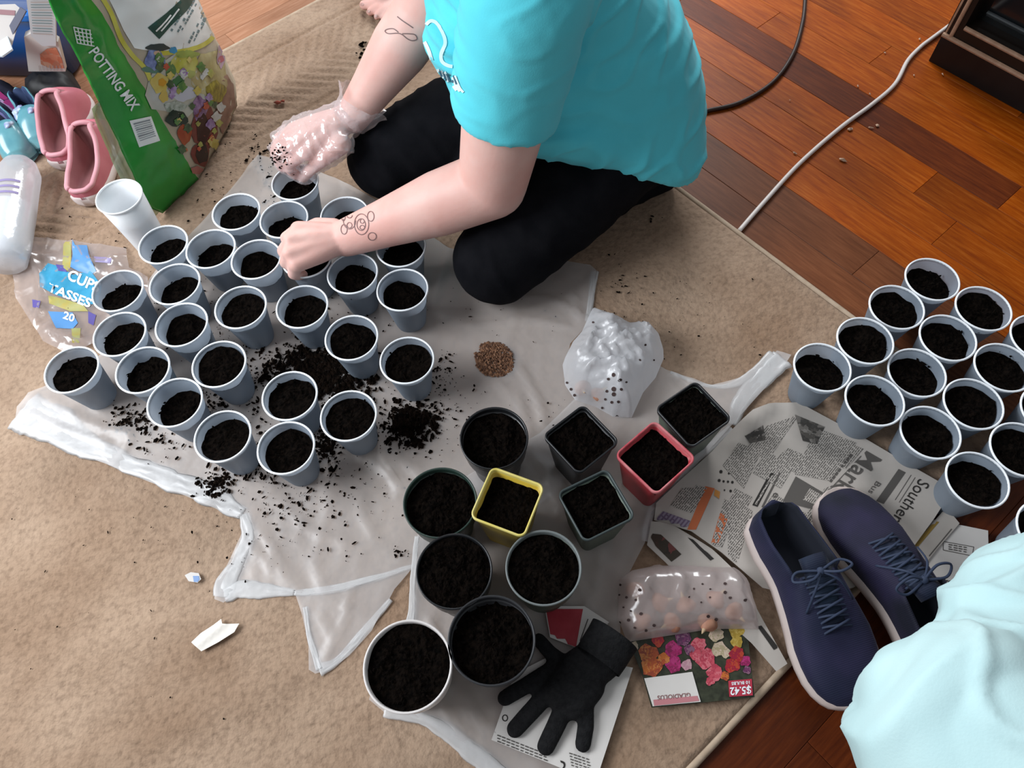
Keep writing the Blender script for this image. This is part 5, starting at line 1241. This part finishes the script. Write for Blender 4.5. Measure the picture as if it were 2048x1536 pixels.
b = MB(); b.loft([rect_ring(.03, .47, .03, .31, .0), rect_ring(.012, .488, .012, .328, .09), rect_ring(.0, .5, 0, .34, .185), rect_ring(.004, .496, .004, .336, .185), rect_ring(.034, .466, .034, .306, .006)], 0, True, True)
M['tub'] = pm('dark_blue_plastic', (.012, .06, .20), (.014, .07, .24), scale=6, rough=.35, spec=.5); b.build('tub_wall', M['tub'], tb)  # shade on the tub wall is put into its darker blue
b = MB(); b.loft([rect_ring(-.012, .512, -.012, .352, .178), rect_ring(-.014, .514, -.014, .354, .19), rect_ring(.0, .5, 0, .34, .194), rect_ring(.002, .498, .002, .338, .184)], 0, True, False); b.build('rim', pm('bright_blue_plastic', (.02, .16, .55), rough=.3), tb)  # brighter blue paints the light caught along the rim
def slab(name, corners, th, mat, label, cat, decal=()):
    P = [at(x, y, z) for x, y, z in corners[:3]]; pn = (P[1] - P[0]).cross(P[2] - P[0])
    for x, y, z in corners[3:]:
        d = ray(x, y); o_ = Vector((0, 0, CAM_H)); P.append(o_ + d * ((P[0] - o_).dot(pn) / d.dot(pn)))
    c = sum(P, Vector()) / len(P); e = empty(name, c, 0, label, cat)
    nrm = (P[1] - P[0]).cross(P[2] - P[0]).normalized()
    if nrm.dot(P[0] - Vector((0, 0, CAM_H))) > 0: nrm = -nrm
    n = len(P); V = P + [p - nrm * th for p in P]; F = [tuple(range(n)), tuple(range(2 * n - 1, n - 1, -1))] + [(i, n + i, n + (i + 1) % n, (i + 1) % n) for i in range(n)]
    obj('sheet', V, F, mat, e, False, None, True); return e, Surf(P, [tuple(range(n))])
e, s_ = slab('food_packet', [(57, 143, .085), (131, 143, .085), (116, 84, .175), (76, 60, .205), (48, 74, .185)], .014, pm('packet_card', (.55, .52, .49), rough=.5), 'pale packet with an orange picture leaning on the blue tub', 'packet')
s_.patch('orange_picture', [(80, 108), (95, 96), (112, 94), (124, 118), (128, 136), (100, 136), (82, 128)], blotch_mat('orange_food_photo', [(.5, .17, .09), (.56, .24, .14), (.44, .2, .12), (.5, .3, .2)], 60), e, 8, .001)
for k in range(7): s_.line('ruled_line', [(78 + 7 * k, 130), (80 + 7 * k, 141)], 1.5, pm('faint_grey', (.4, .34, .32), rough=.6) if k == 0 else bpy.data.materials['faint_grey'], e, off=.0016)
e, s_ = slab('magazine', [(62, 72, .20), (84, 92, .17), (112, 92, .17), (110, -8, .30), (52, -8, .30)], .010, pm('grey_page', (.50, .52, .54), rough=.5), 'magazine page of fine grey print standing in the blue tub', 'magazine')
for k in range(14): s_.line('print_line', [(66 - k * .4, 66 - 5.2 * k), (104, 68 - 5.4 * k)], 1.6, M['bag_grey'] if k % 3 else bpy.data.materials['faint_grey'], e, off=.001)
e, s_ = slab('letter', [(-40, 118, .19), (22, 96, .19), (44, 20, .235), (30, 8, .24), (-40, 10, .24)], .003, pm('letter_paper', (.66, .62, .60), rough=.7), 'white letter with a pink heading in the blue tub', 'paper')
s_.line('pink_heading', [(-30, 22), (30, 26)], 10, pm('dusty_pink', (.36, .2, .22), rough=.7), e, off=.001)
e, s_ = slab('dark_folder', [(10, 66, .21), (24, 72, .205), (52, 22, .24), (40, 14, .245)], .004, pm('slate_card', (.08, .085, .13), rough=.6), 'narrow slate-blue folder strip beside the magazine in the blue tub', 'folder')
e, s_ = slab('clear_box', [(-40, 112, .196), (4, 112, .196), (24, 98, .20), (14, 70, .212), (-40, 66, .212)], .004, pm('pale_blue_card', (.62, .74, .84), rough=.4), 'pale blue card lying in the blue tub at the left edge', 'card')
# ------------------------------------------------------------------ the person kneeling in the aqua T-shirt
hipL, hipR = Vector((.225, 1.035, .185)), Vector((.22, 1.26, .19))
kneeL, kneeR = Vector((-.010, .870, .098)), Vector((-.215, 1.150, .095))
ankL, ankR = Vector((.25, 1.06, .055)), Vector((.20, 1.25, .055))
shL, shR = Vector((.06, .935, .565)), Vector((.04, 1.275, .565))
elL = at(985, 368, .255); wrL = at(692, 476, .142)
elR = at(850, 22, .35); wrR = at(706, 232, .20)
per = empty('person', (.15, 1.12, RZ), 0, 'person in aqua T-shirt and black trousers kneeling over the cups, one hand clear-gloved', 'person')
def ringc(c, w, d, n=32, tilt=0.0, sup=.9, yaw=0.12):
    out = []
    for j in range(n):
        a = 2 * PI * j / n; ca, sa = math.cos(a), math.sin(a)
        x = d * math.copysign(abs(ca) ** sup, ca); y = w * math.copysign(abs(sa) ** sup, sa)
        X = x * math.cos(yaw) - y * math.sin(yaw); Y = x * math.sin(yaw) + y * math.cos(yaw)
        out.append(Vector((c[0] + X, c[1] + Y, c[2] - tilt * X)))
    return out
# --- body: one skin
def forearm(b, el, wr, r0, r1):
    m1 = el.lerp(wr, .35); m2 = el.lerp(wr, .72)
    b.chain([el, m1, m2, wr], [r0, r0 * .96, (r0 + 2.2 * r1) / 3.15, r1], 44)
body = MB()
body.loft([ringc((.22, 1.14, .16), .13, .10), ringc((.20, 1.14, .28), .14, .12), ringc((.13, 1.13, .42), .14, .11), ringc((.08, 1.12, .54), .13, .09), ringc((.03, 1.11, .62), .08, .06)])
nk, hd = Vector((.0, 1.105, .63)), Vector((-.09, 1.09, .765))
body.chain([Vector((.04, 1.11, .58)), nk, nk.lerp(hd, .6)], [.07, .056, .052], 20)
look = Vector((-.72, -.12, -.62)).normalized(); upv = (Vector((-.35, 0, .94)) - look * Vector((-.35, 0, .94)).dot(look)).normalized(); sdv = look.cross(upv).normalized()
body.ell(hd, (look * .095, sdv * .076, upv * .115), 28, 20)
body.ell(hd + look * .03 - upv * .055, (look * .062, sdv * .056, upv * .06), 24, 14)            # jaw
body.capsule(hd + look * .088 + upv * .008, hd + look * .112 - upv * .026, .009, .013)             # nose
for s in (1, -1):
    body.ell(hd + sdv * (.078 * s) - upv * .005, (look * .018, sdv * .010, upv * .030), 14, 8)     # ears
    body.ell(hd + look * .078 + sdv * (.034 * s) + upv * .032, (look * .014, sdv * .026, upv * .009), 14, 8)   # brows
    body.ell(hd + look * .070 + sdv * (.036 * s) - upv * .03, (look * .02, sdv * .024, upv * .024), 14, 8)     # cheeks
body.ell(hd + look * .088 - upv * .058, (look * .012, sdv * .024, upv * .006), 14, 8); body.ell(hd + look * .086 - upv * .070, (look * .012, sdv * .020, upv * .007), 14, 8)
for sh_, el, wr in ((shL, elL, wrL), (shR, elR, wrR)):
    body.chain([sh_ + Vector((.03, (1.11 - sh_.y) * .35, 0)), sh_, sh_.lerp(el, .5), el], [.07, .072, .068, .058], 44)
forearm(body, elL, wrL, .058, .034); forearm(body, elR, wrR, .055, .032)
def hand(b, wr, mcp, pip, tip, thumb, rk=.0125, palm=.0175):
    for m, p, t in zip(mcp, pip, tip):
        b.chain([wr.lerp(m, .15), wr.lerp(m, .6), m], [.0235, .0205, palm * .86], 14)
        d_ = p.lerp(t, .55) + (p - (m + t) / 2) * .25
        b.chain([m, p, d_, t], [rk, rk * .93, rk * .85, rk * .76], 12)
    for i in range(3): b.chain([wr.lerp(mcp[i].lerp(mcp[i + 1], .5), .45), mcp[i].lerp(mcp[i + 1], .5)], [.020, .0125], 12)
    b.chain(thumb, [.0205, .0145, .0122, .0102], 12)
hL = dict(mcp=[at(597, 458, .168), at(582, 480, .171), at(580, 506, .163), at(592, 529, .15)], pip=[at(572, 476, .140), at(566, 502, .138), at(571, 525, .131), at(587, 547, .123)],
          tip=[at(592, 494, .115), at(590, 517, .111), at(596, 534, .109), at(606, 549, .109)], thumb=[at(668, 458, .142), at(635, 450, .138), at(606, 462, .126), at(596, 482, .116)])
hand(body, wrL, **hL)
hR = dict(mcp=[at(612, 305, .182), at(590, 291, .190), at(580, 275, .190), at(588, 259, .184)], pip=[at(580, 327, .160), at(560, 314, .164), at(552, 297, .166), at(558, 277, .166)],
          tip=[at(592, 351, .122), at(566, 336, .140), at(558, 320, .145), at(562, 300, .150)], thumb=[at(682, 288, .185), at(646, 318, .168), at(622, 338, .146), at(606, 356, .116)])
hand(body, wrR, **hR)
for hp, kn, an in ((hipL, kneeL, ankL), (hipR, kneeR, ankR)):
    body.chain([hp, kn], [.075, .05], 16); body.chain([kn, an], [.042, .032], 14); body.chain([an, an + Vector((.07, .03, -.016))], [.028, .020], 12)
v, nn, f = remesh(body, .0036, 5)
sk = obj('body', v, f, M['skin'], per, True, None, True)
skin_s = Surf(v, f)
M['eye'] = pm('eye_white', (.8, .78, .76), rough=.2); M['iris'] = pm('iris', (.06, .05, .04), rough=.2); M['hair'] = pm('brown_hair', (.035, .018, .010), (.06, .032, .018), scale=60, rough=.5, stretch=(1, 1, .15)); M['lip'] = pm('lips', (.42, .16, .15), rough=.5)
for s in (1, -1):
    c = hd + look * .080 + sdv * (.032 * s) + upv * .012
    b = MB(); b.ell(c, (look * .012, sdv * .013, upv * .009), 14, 10); ey = b.build('eye', M['eye'], per, True, True)
    b = MB(); b.ell(c + look * .0095, (look * .003, sdv * .006, upv * .006), 12, 8); b.build('iris', M['iris'], per, True, True)
b = MB(); b.ell(hd + look * .0985 - upv * .064, (look * .003, sdv * .021, upv * .006), 14, 8); b.build('lips', M['lip'], per, True, True)
b = MB(); b.ell(hd - look * .022 + upv * .022, (look * .098, sdv * .086, upv * .112), 28, 18)
b.chain([hd - look * .07, hd - look * .10 - upv * .10, hd - look * .06 - upv * .20], [.05, .045, .02], 16)
v, nn, f = remesh(b, .005, 3); v = v + nn * np.array([[.004 * n3(q[0] * 60, q[1] * 60, q[2] * 15) for q in v]]).T
obj('hair', v, f, M['hair'], per, True, None, True)

# --- trousers
pt = MB()
pt.loft([ringc((.20, 1.14, .05), .10, .08), ringc((.215, 1.140, .12), .175, .150), ringc((.205, 1.145, .22), .172, .160), ringc((.18, 1.145, .31), .15, .14), ringc((.16, 1.13, .36), .12, .10)])
for hp, kn, an, r in ((hipL, kneeL, ankL, 1.0), (hipR, kneeR, ankR, 1.0)):
    m = hp.lerp(kn, .5); m.z += .008
    pt.chain([hp, m, kn], [.100, .100, .082], 32)
    pt.chain([kn + Vector((0, 0, -.012)), kn.lerp(an, .45) + Vector((0, 0, .005)), an], [.070, .066, .045], 20)
pt.chain([ankL, ankL + Vector((.09, .035, -.012))], [.044, .036], 14); pt.chain([ankR, ankR + Vector((.09, .03, -.012))], [.044, .036], 14)
pt.ell((.06, 1.08, .12), ((.13, 0, 0), (0, .13, 0), (0, 0, .075)))
v, nn, f = remesh(pt, .0065, 10)
dsp = []
for q in v:
    k = .0035 * n3(q[0] * 9, q[1] * 9, q[2] * 9) + .003 * max(0, 1 - abs(n3(q[0] * 16 + q[2] * 8, q[1] * 7, q[2] * 7)) * 4)
    dsp.append([k])
v = v + nn * np.array(dsp); v[:, 2] = np.maximum(v[:, 2], RZ + .006)
M['trouser'] = pm('black_jersey', (.0050, .0052, .0068), (.0085, .0085, .0105), scale=20, rough=.9, spec=.05, bump=.1, bscale=300)
obj('trousers', v, f, M['trouser'], per, True, None, True)

# --- T-shirt
ts = MB()
def hemr(c, w, d, tilt): return ringc(c, w, d, 40, tilt, .88)
def hemz(x): return max(.135, min(.30, .325 - .70 * (x - .09)))
def hem_ring(c, w, d, lift, mixz, sup):
    out = ringc((c[0], c[1], 0), w, d, 48, 0, sup, .10)
    for p in out: p.z = hemz(p.x) * (1 - mixz) + c[2] * mixz + lift
    return out
def rs(r): return r
ts.loft([hem_ring((.168, 1.135, .2), .212, .232, 0, 0, .60), hem_ring((.166, 1.135, .24), .214, .234, .03, .1, .62), hem_ring((.150, 1.14, .34), .196, .228, 0, .75, .75), ringc((.12, 1.14, .42), .176, .212, 48, .12, .85)])
ts.loft([hemr((.14, 1.14, .36), .180, .215, .16), hemr((.12, 1.14, .42), .172, .210, .16), hemr((.085, 1.125, .50), .160, .165, .1), hemr((.05, 1.11, .57), .150, .115, .05), hemr((.02, 1.105, .62), .095, .075, 0)])
ts.ell((.0, 1.05, .43), ((.09, 0, 0), (0, .08, 0), (0, 0, .08))); ts.ell((-.01, 1.19, .43), ((.09, 0, 0), (0, .08, 0), (0, 0, .08)))
for sh_, el, k in ((shL, elL, .57), (shR, elR, .50)):
    q = sh_.lerp(el, k)
    ts.chain([sh_ + Vector((.04, (1.11 - sh_.y) * .4, .0)), sh_, sh_.lerp(el, k * .5)], [.085, .088, .086], 48)
    # sleeve end cut square
    d_ = (el - sh_).normalized(); a = d_.orthogonal().normalized(); b2 = d_.cross(a)
    ts.loft([[sh_.lerp(el, s) + (a * math.cos(2 * PI * j / 56) + b2 * math.sin(2 * PI * j / 56)) * r for j in range(56)] for s, r in ((.05, .084), (k * .5, .0845), (k - .04, .083), (k, .082))])
v, nn, f = remesh(ts, .0052, 5)
arm_ax = (elL - shL).normalized(); dsp = []
for q in v:
    Q_ = Vector(q)
    da = (Q_ - shL).cross(arm_ax).length
    k = .0025 * n3(q[0] * 12, q[1] * 12, q[2] * 12)
    # soft drag folds fanning down from the shoulder across the back and the side
    ff = n3(q[0] * 7 + q[2] * 14, q[1] * 6, q[2] * 16 - q[0] * 10)
    k += .0055 * max(0, 1 - abs(ff) * 4) * (1 if da > .09 else .35)
    # folds in the armpit
    dd = (Q_ - Vector((-.02, .99, .47))).length
    if dd < .14: k += .005 * math.sin(q[2] * 190 + q[0] * 60) * (1 - dd / .14)
    if q[2] < hemz(q[0]) + .05: k += .0012 * math.sin(math.atan2(q[1] - 1.13, q[0] - .16) * 17 + 3 * n3(q[0] * 9, q[1] * 9, 0))
    dsp.append([k])
v = v + nn * np.array(dsp)
M['shirt'] = pm('aqua_cotton', (.10, .62, .73), (.11, .66, .77), scale=12, rough=.85, spec=.15, bump=.08, bscale=500, sheen=.15)
obj('t_shirt', v, f, M['shirt'], per, True, None, True)
shirt_s = Surf(v, f)
M['shirt_print'] = pm('white_shirt_print', (.62, .82, .84), rough=.7); M['shirt_dark'] = pm('navy_shirt_print', (.03, .10, .15), rough=.7)
TS = lambda pts: [(800 + x / 6.4, y / 6.4) for x, y in pts]
shirt_s.line('shirt_print', TS([(340, 320), (400, 275), (480, 310), (555, 440), (580, 560), (535, 680), (540, 780), (620, 840), (720, 855)]), 7, M['shirt_print'], per, off=.0012)
shirt_s.line('shirt_print', TS([(240, 430), (310, 520), (370, 640), (420, 780), (470, 850)]), 7, M['shirt_print'], per, off=.0012)
shirt_s.line('shirt_print', TS([(190, 20), (200, 160), (230, 320), (260, 420)]), 4, M['shirt_print'], per, off=.0012)
for k in range(7):
    x = 440 + 45 * k; y = 860 + 18 * k
    shirt_s.line('shirt_print', TS([(x, y), (x + 60, y + 150), (x + 110, y + 260 - 8 * k)]), 5, M['shirt_print'], per, off=.0012)
    if k < 6: shirt_s.line('shirt_print', TS([(x + 30, y + 20), (x + 70, y + 130)]), 4, M['shirt_dark'], per, off=.0016)
b = None
# --- tattoos
M['tattoo'] = pm('faded_tattoo_ink', (.20, .12, .115), rough=.6)
TT = lambda cx, cy, rx, ry, n=12, a0=0: [(540 + (cx + rx * math.cos(t + a0)) / 7.31, 400 + (cy + ry * math.sin(t + a0)) / 7.31) for t in np.linspace(0, 2 * PI, n + 1)[:-1]]
for cx, cy, rx, ry in [(1340, 355, 105, 150), (1335, 360, 62, 85), (1350, 310, 30, 32), (1350, 400, 34, 30), (1165, 300, 90, 125), (1165, 225, 40, 40), (1165, 370, 36, 40), (1475, 240, 48, 72), (1495, 530, 60, 56), (1085, 430, 45, 70), (1075, 250, 28, 55)]:
    skin_s.line('tattoo', TT(cx, cy, rx, ry), 1.5, M['tattoo'], per, 3, .0007, True)
TI = lambda pts: [(660 + x / 10.24, y / 10.24) for x, y in pts]
skin_s.line('tattoo', TI([(1400, 660), (1300, 590), (1180, 600), (1130, 640), (1200, 690), (1380, 680), (1480, 710), (1580, 790), (1680, 830), (1780, 800), (1740, 710), (1620, 690), (1480, 690)]), 2.0, M['tattoo'], per, 5, .0007)
skin_s.line('tattoo', TI([(1380, 340), (1480, 420), (1600, 500), (1700, 570)]), 2.2, M['tattoo'], per, 5, .0007)
# --- clear glove on the far hand
gb = MB()
inf = .0045
def hand_film(b, wr, mcp, pip, tip, thumb):
    for m, p, t in zip(mcp, pip, tip):
        b.chain([wr.lerp(m, .1), wr.lerp(m, .6), m], [.031, .027, .020], 12); b.chain([m, p, p.lerp(t, .55), t], [.0155, .0145, .0130, .0118], 10)
    b.chain(thumb, [.026, .018, .0155, .0125], 10)
hand_film(gb, wrR, **hR)
v, nn, f = remesh(gb, .0034, 3)
v = v + nn * np.array([[.003 * n3(q[0] * 45, q[1] * 45, q[2] * 45) + .0045 * max(0, 1 - 4 * abs(n3(q[0] * 40, q[1] * 40 + 3, q[2] * 40))) for q in v]]).T
glv = obj('clear_glove', v, f, M['glove_film'], per, True, None, True)
ax = (elR - wrR).normalized(); a = ax.orthogonal().normalized(); b2 = ax.cross(a); rg = []
for i in range(16):
    t = i / 15; c = wrR + ax * (-.012 + .050 * t); r = .036 + .016 * t ** 1.3
    rg.append([c + (a * math.cos(th) + b2 * math.sin(th)) * (r * (1 + (.05 + .16 * t) * n3(math.cos(th) * 2.6, math.sin(th) * 2.6, t * 2.2))) + ax * (.014 * t * n3(math.cos(th) * 1.5, math.sin(th) * 1.5, 7)) for th in [2 * PI * j / 48 for j in range(48)]])
b = MB(); b.loft(rg, 0, True, False); b.build('glove_cuff', M['glove_film'], per, True, True)
b = MB(); rr = random.Random(9)
gs = Surf(v, f)
for k in range(70):
    h = gs.hit(rr.gauss(556, 10), rr.gauss(318, 16), .0005)
    if h is None or h.z < .10: continue
    cv, cf = clod_verts(h, rr.uniform(.001, .0034), rr); b.add(cv, cf)
o = b.build('soil_smears', M['soil_dry'], per, False, True); o['kind'] = 'stuff'

# ------------------------------------------------------------------ the photographer's knee
M['pale_cloth'] = pm('pale_aqua_cotton', (.47, .68, .70), (.52, .72, .73), scale=8, rough=.85, spec=.15, bump=.08, bscale=400, sheen=.1)
K = at(1935, 1485, .36); hipP = Vector((.60, -.42, .46))
ph = empty('person', (K.x + .05, K.y, .002), 0, "photographer's bent knee in pale aqua cloth at the lower right corner", 'person')
b = MB(); sh0 = Vector((K.x + .24, K.y - .06, .07))
b.chain([hipP, K], [.085, .062], 18); b.chain([K, sh0], [.055, .036], 16); b.chain([sh0, sh0 + Vector((.03, .05, -.022)), sh0 + Vector((.05, .16, -.040))], [.036, .034, .022], 14)
for k in range(5): b.chain([sh0 + Vector((.024 + .013 * k, .15, -.046)), sh0 + Vector((.020 + .015 * k, .185 - .006 * k, -.050))], [.011, .009], 10)
v, nn, f = remesh(b, .005, 5); v[:, 2] = np.maximum(v[:, 2], .003); obj('body', v, f, M['skin'], ph, True, None, True)
b = MB()
b.chain([hipP, hipP.lerp(K, .55), K], [.150, .128, .106], 28)
b.chain([K + Vector((.0, .0, -.01)), at(2085, 1330, .30)], [.094, .085], 24)
b.chain([at(2020, 1350, .31), at(2095, 1222, .26)], [.080, .092], 24)
v, nn, f = remesh(b, .006, 8); dsp = []
for q in v:
    k = .004 * n3(q[0] * 10, q[1] * 10, q[2] * 10)
    k += .013 * max(0, 1 - 4.5 * abs(n3(q[0] * 5 - q[1] * 6, q[1] * 9 + q[2] * 3, q[2] * 4 + 2))) + .007 * max(0, 1 - 5 * abs(n3(q[0] * 12 + 4, q[1] * 9 - q[2] * 6, q[2] * 9)))
    dsp.append([k])
v = v + nn * np.array(dsp); obj('trouser_leg', v, f, M['pale_cloth'], ph, True, None, True)

# ------------------------------------------------------------------ another person sitting beyond the top edge, one bare foot in view
ft = empty('person', at(770, -20, RZ), 0, 'bare foot of another person sitting on the rug beyond the top edge', 'person')
b = MB(); g = lambda x, y, z: at(x, y, RZ + z)
heel = g(830, -120, .035); an1 = heel + Vector((.004, .012, .045)); kn1 = Vector((-.07, 2.16, .36)); hp1 = Vector((.03, 2.42, .13))
an2 = an1 + Vector((.26, .10, 0)); kn2 = kn1 + Vector((.27, .06, 0)); hp2 = hp1 + Vector((.20, .03, 0)); pel = (hp1 + hp2) / 2; chs = pel + Vector((.02, .06, .38)); hd3 = chs + Vector((-.01, -.03, .26))
b.chain([heel, g(795, -50, .034), g(768, -5, .024)], [.034, .034, .026], 18); b.chain([heel, an1, kn1, hp1], [.035, .034, .05, .075], 20)
for i, (x, y, r) in enumerate([(728, 10, .0125), (740, 24, .0105), (754, 33, .010), (769, 38, .0095), (784, 36, .009)]):
    b.chain([g(776 + 5 * i, -12 + 3 * i, .02), g((x + 772 + 4 * i) / 2, (y + 2) / 2 + 2, .020), g(x, y, .013)], [.014, r, r * .95], 12)
b.chain([an2, kn2, hp2], [.034, .05, .075], 20); b.chain([an2 + Vector((0, .02, -.02)), an2 + Vector((-.01, -.09, -.03)), an2 + Vector((-.015, -.15, -.038))], [.034, .032, .02], 16)
for i in range(5): b.chain([an2 + Vector((-.035 + .013 * i, -.14, -.042)), an2 + Vector((-.04 + .014 * i, -.178 + .006 * i, -.044))], [.011, .009], 10)
b.chain([pel, pel.lerp(chs, .5), chs], [.11, .11, .11], 24); b.chain([chs, chs + Vector((0, 0, .12)), hd3], [.07, .045, .045], 20)
b.ell(hd3, ((.078, 0, 0), (0, .09, 0), (0, 0, .11)), 24, 16); b.ell(hd3 + Vector((0, -.03, -.05)), ((.055, 0, 0), (0, .058, 0), (0, 0, .06)), 20, 12); b.capsule(hd3 + Vector((0, -.086, .008)), hd3 + Vector((0, -.106, -.022)), .008, .012)
for s in (1, -1):
    sh3 = chs + Vector((.14 * s, 0, .05)); el3 = chs + Vector((.21 * s, -.08, -.20)); wr3 = (kn1 if s < 0 else kn2) + Vector((.03 * s, .06, .09)); dr = (wr3 - el3).normalized()
    b.chain([chs + Vector((.06 * s, 0, .04)), sh3, el3, wr3], [.05, .05, .042, .028], 20)
    for i in range(4): c = wr3 + dr * .05 + Vector(((.018 * i - .027), 0, 0)); b.chain([wr3, c, c + dr * .03 + Vector((0, 0, -.012)), c + dr * .045 + Vector((0, 0, -.035))], [.024, .012, .0105, .0085], 10)
    b.chain([wr3, wr3 + dr * .02 + Vector((-.035 * s, 0, -.005)), wr3 + dr * .045 + Vector((-.045 * s, 0, -.02))], [.02, .012, .009], 10)
    b.ell(hd3 + Vector((.08 * s, 0, -.004)), ((.01, 0, 0), (0, .018, 0), (0, 0, .028)), 12, 8)
v, nn, f = remesh(b, .0042, 4); v[:, 2] = np.maximum(v[:, 2], RZ + .002); obj('body', v, f, M['skin'], ft, True, None, True)
def garment(name, parts, voxel, mat):
    q = MB()
    for pts, rad in parts: q.chain(pts, rad, 24)
    gv, gn, gf = remesh(q, voxel, 6); gv = gv + gn * np.array([[.004 * n3(a[0] * 14, a[1] * 14, a[2] * 14) for a in gv]]).T; gv[:, 2] = np.maximum(gv[:, 2], RZ + .003)
    obj(name, gv, gf, mat, ft, True, None, True)
garment('trousers', [([an1.lerp(kn1, .25), kn1, hp1], [.052, .068, .10]), ([an2.lerp(kn2, .25), kn2, hp2], [.052, .068, .10]), ([hp1, hp2], [.105, .105]), ([pel, pel + Vector((0, .01, .08))], [.125, .125])], .008, pm('denim', (.03, .05, .10), (.05, .075, .14), scale=40, rough=.85))
garment('t_shirt', [([pel + Vector((0, .01, .06)), pel.lerp(chs, .5), chs], [.132, .13, .128])] + [([chs + Vector((.05 * s, 0, .04)), chs + Vector((.14 * s, 0, .05)), chs + Vector((.18 * s, -.045, -.08))], [.065, .066, .06]) for s in (1, -1)], .008, pm('grey_cotton', (.18, .18, .19), (.22, .22, .23), scale=30, rough=.9))
q = MB(); q.ell(hd3 + Vector((0, .016, .022)), ((.088, 0, 0), (0, .094, 0), (0, 0, .108)), 24, 16); gv, gn, gf = remesh(q, .006, 2); obj('hair', gv, gf, M['hair'], ft, True, None, True)
for s in (1, -1):
    q = MB(); q.ell(hd3 + Vector((.03 * s, -.080, .012)), ((.012, 0, 0), (0, .010, 0), (0, 0, .008)), 12, 8); q.build('eye', M['eye'], ft, True, True)
    q = MB(); q.ell(hd3 + Vector((.03 * s, -.0885, .011)), ((.006, 0, 0), (0, .003, 0), (0, 0, .006)), 12, 8); q.build('iris', M['iris'], ft, True, True)
q = MB(); q.ell(hd3 + Vector((0, -.090, -.055)), ((.02, 0, 0), (0, .004, 0), (0, 0, .006)), 12, 8); q.build('lips', M['lip'], ft, True, True)
M['nail'] = pm('toenail', (.55, .33, .29), rough=.3)
fs_ = Surf(v, f)
for (x, y) in [(724, 9), (737, 23), (752, 32), (767, 37)]:
    fs_.patch('toenail', [(x + 4 * math.cos(t), y + 3.2 * math.sin(t)) for t in np.linspace(0, 5.6, 8)], M['nail'], ft, 3, .0008)

# ------------------------------------------------------------------ prints and fittings belong to the part they sit on
SUB = {'t_shirt': ['shirt_print'], 'body': ['tattoo', 'toenail'], 'clear_glove': ['glove_cuff', 'soil_smears'], 
       'picture_card': ['flower_print', 'white_panel', 'pink_strip', 'price_panel', 'lettering'], 'bag_skin': ['white_panel', 'yellow_border', 'brand_panel', 'script_mark', 'small_print', 'flower_print', 'bloom_print', 'lettering', 'emblem', 'barcode_panel', 'barcode', 'pale_ground', 'straw_print', 'lime_flower', 'pansy', 'dark_leaf', 'pansy_heart', 'leaf_print', 'yellow_flower', 'flower_heart', 'lilac_ground', 'lavender', 'grass_tuft', 'pink_streak', 'terracotta', 'pot_shade', 'brown_print'],
       'upper': ['lace', 'lace_loop', 'lace_end', 'knot', 'collar_rim', 'bow'], 'glass_panel': ['inner_bead'], 'eye': ['iris'], 'cup_body': ['rim'], 'pot_wall': ['rim'], 'tub_wall': ['rim'], 'film_sleeve': ['printed_band']}
base = lambda o: o.name.split('.')[0]
for t in [o for o in S.objects if o.parent is None and o.type == 'EMPTY']:
    kids = list(t.children); byname = {}
    for k in kids: byname.setdefault(base(k), []).append(k)
    for part, subs in SUB.items():
        for host in byname.get(part, [])[:1]:
            for k in kids:
                if base(k) in subs:
                    h = host
                    if part == 'eye' and len(byname['eye']) > 1: h = min(byname['eye'], key=lambda e: (e.data.vertices[0].co - k.data.vertices[0].co).length)
                    k.parent = h; k.matrix_parent_inverse = Matrix.LocRotScale(h.location, h.rotation_euler, None).inverted()
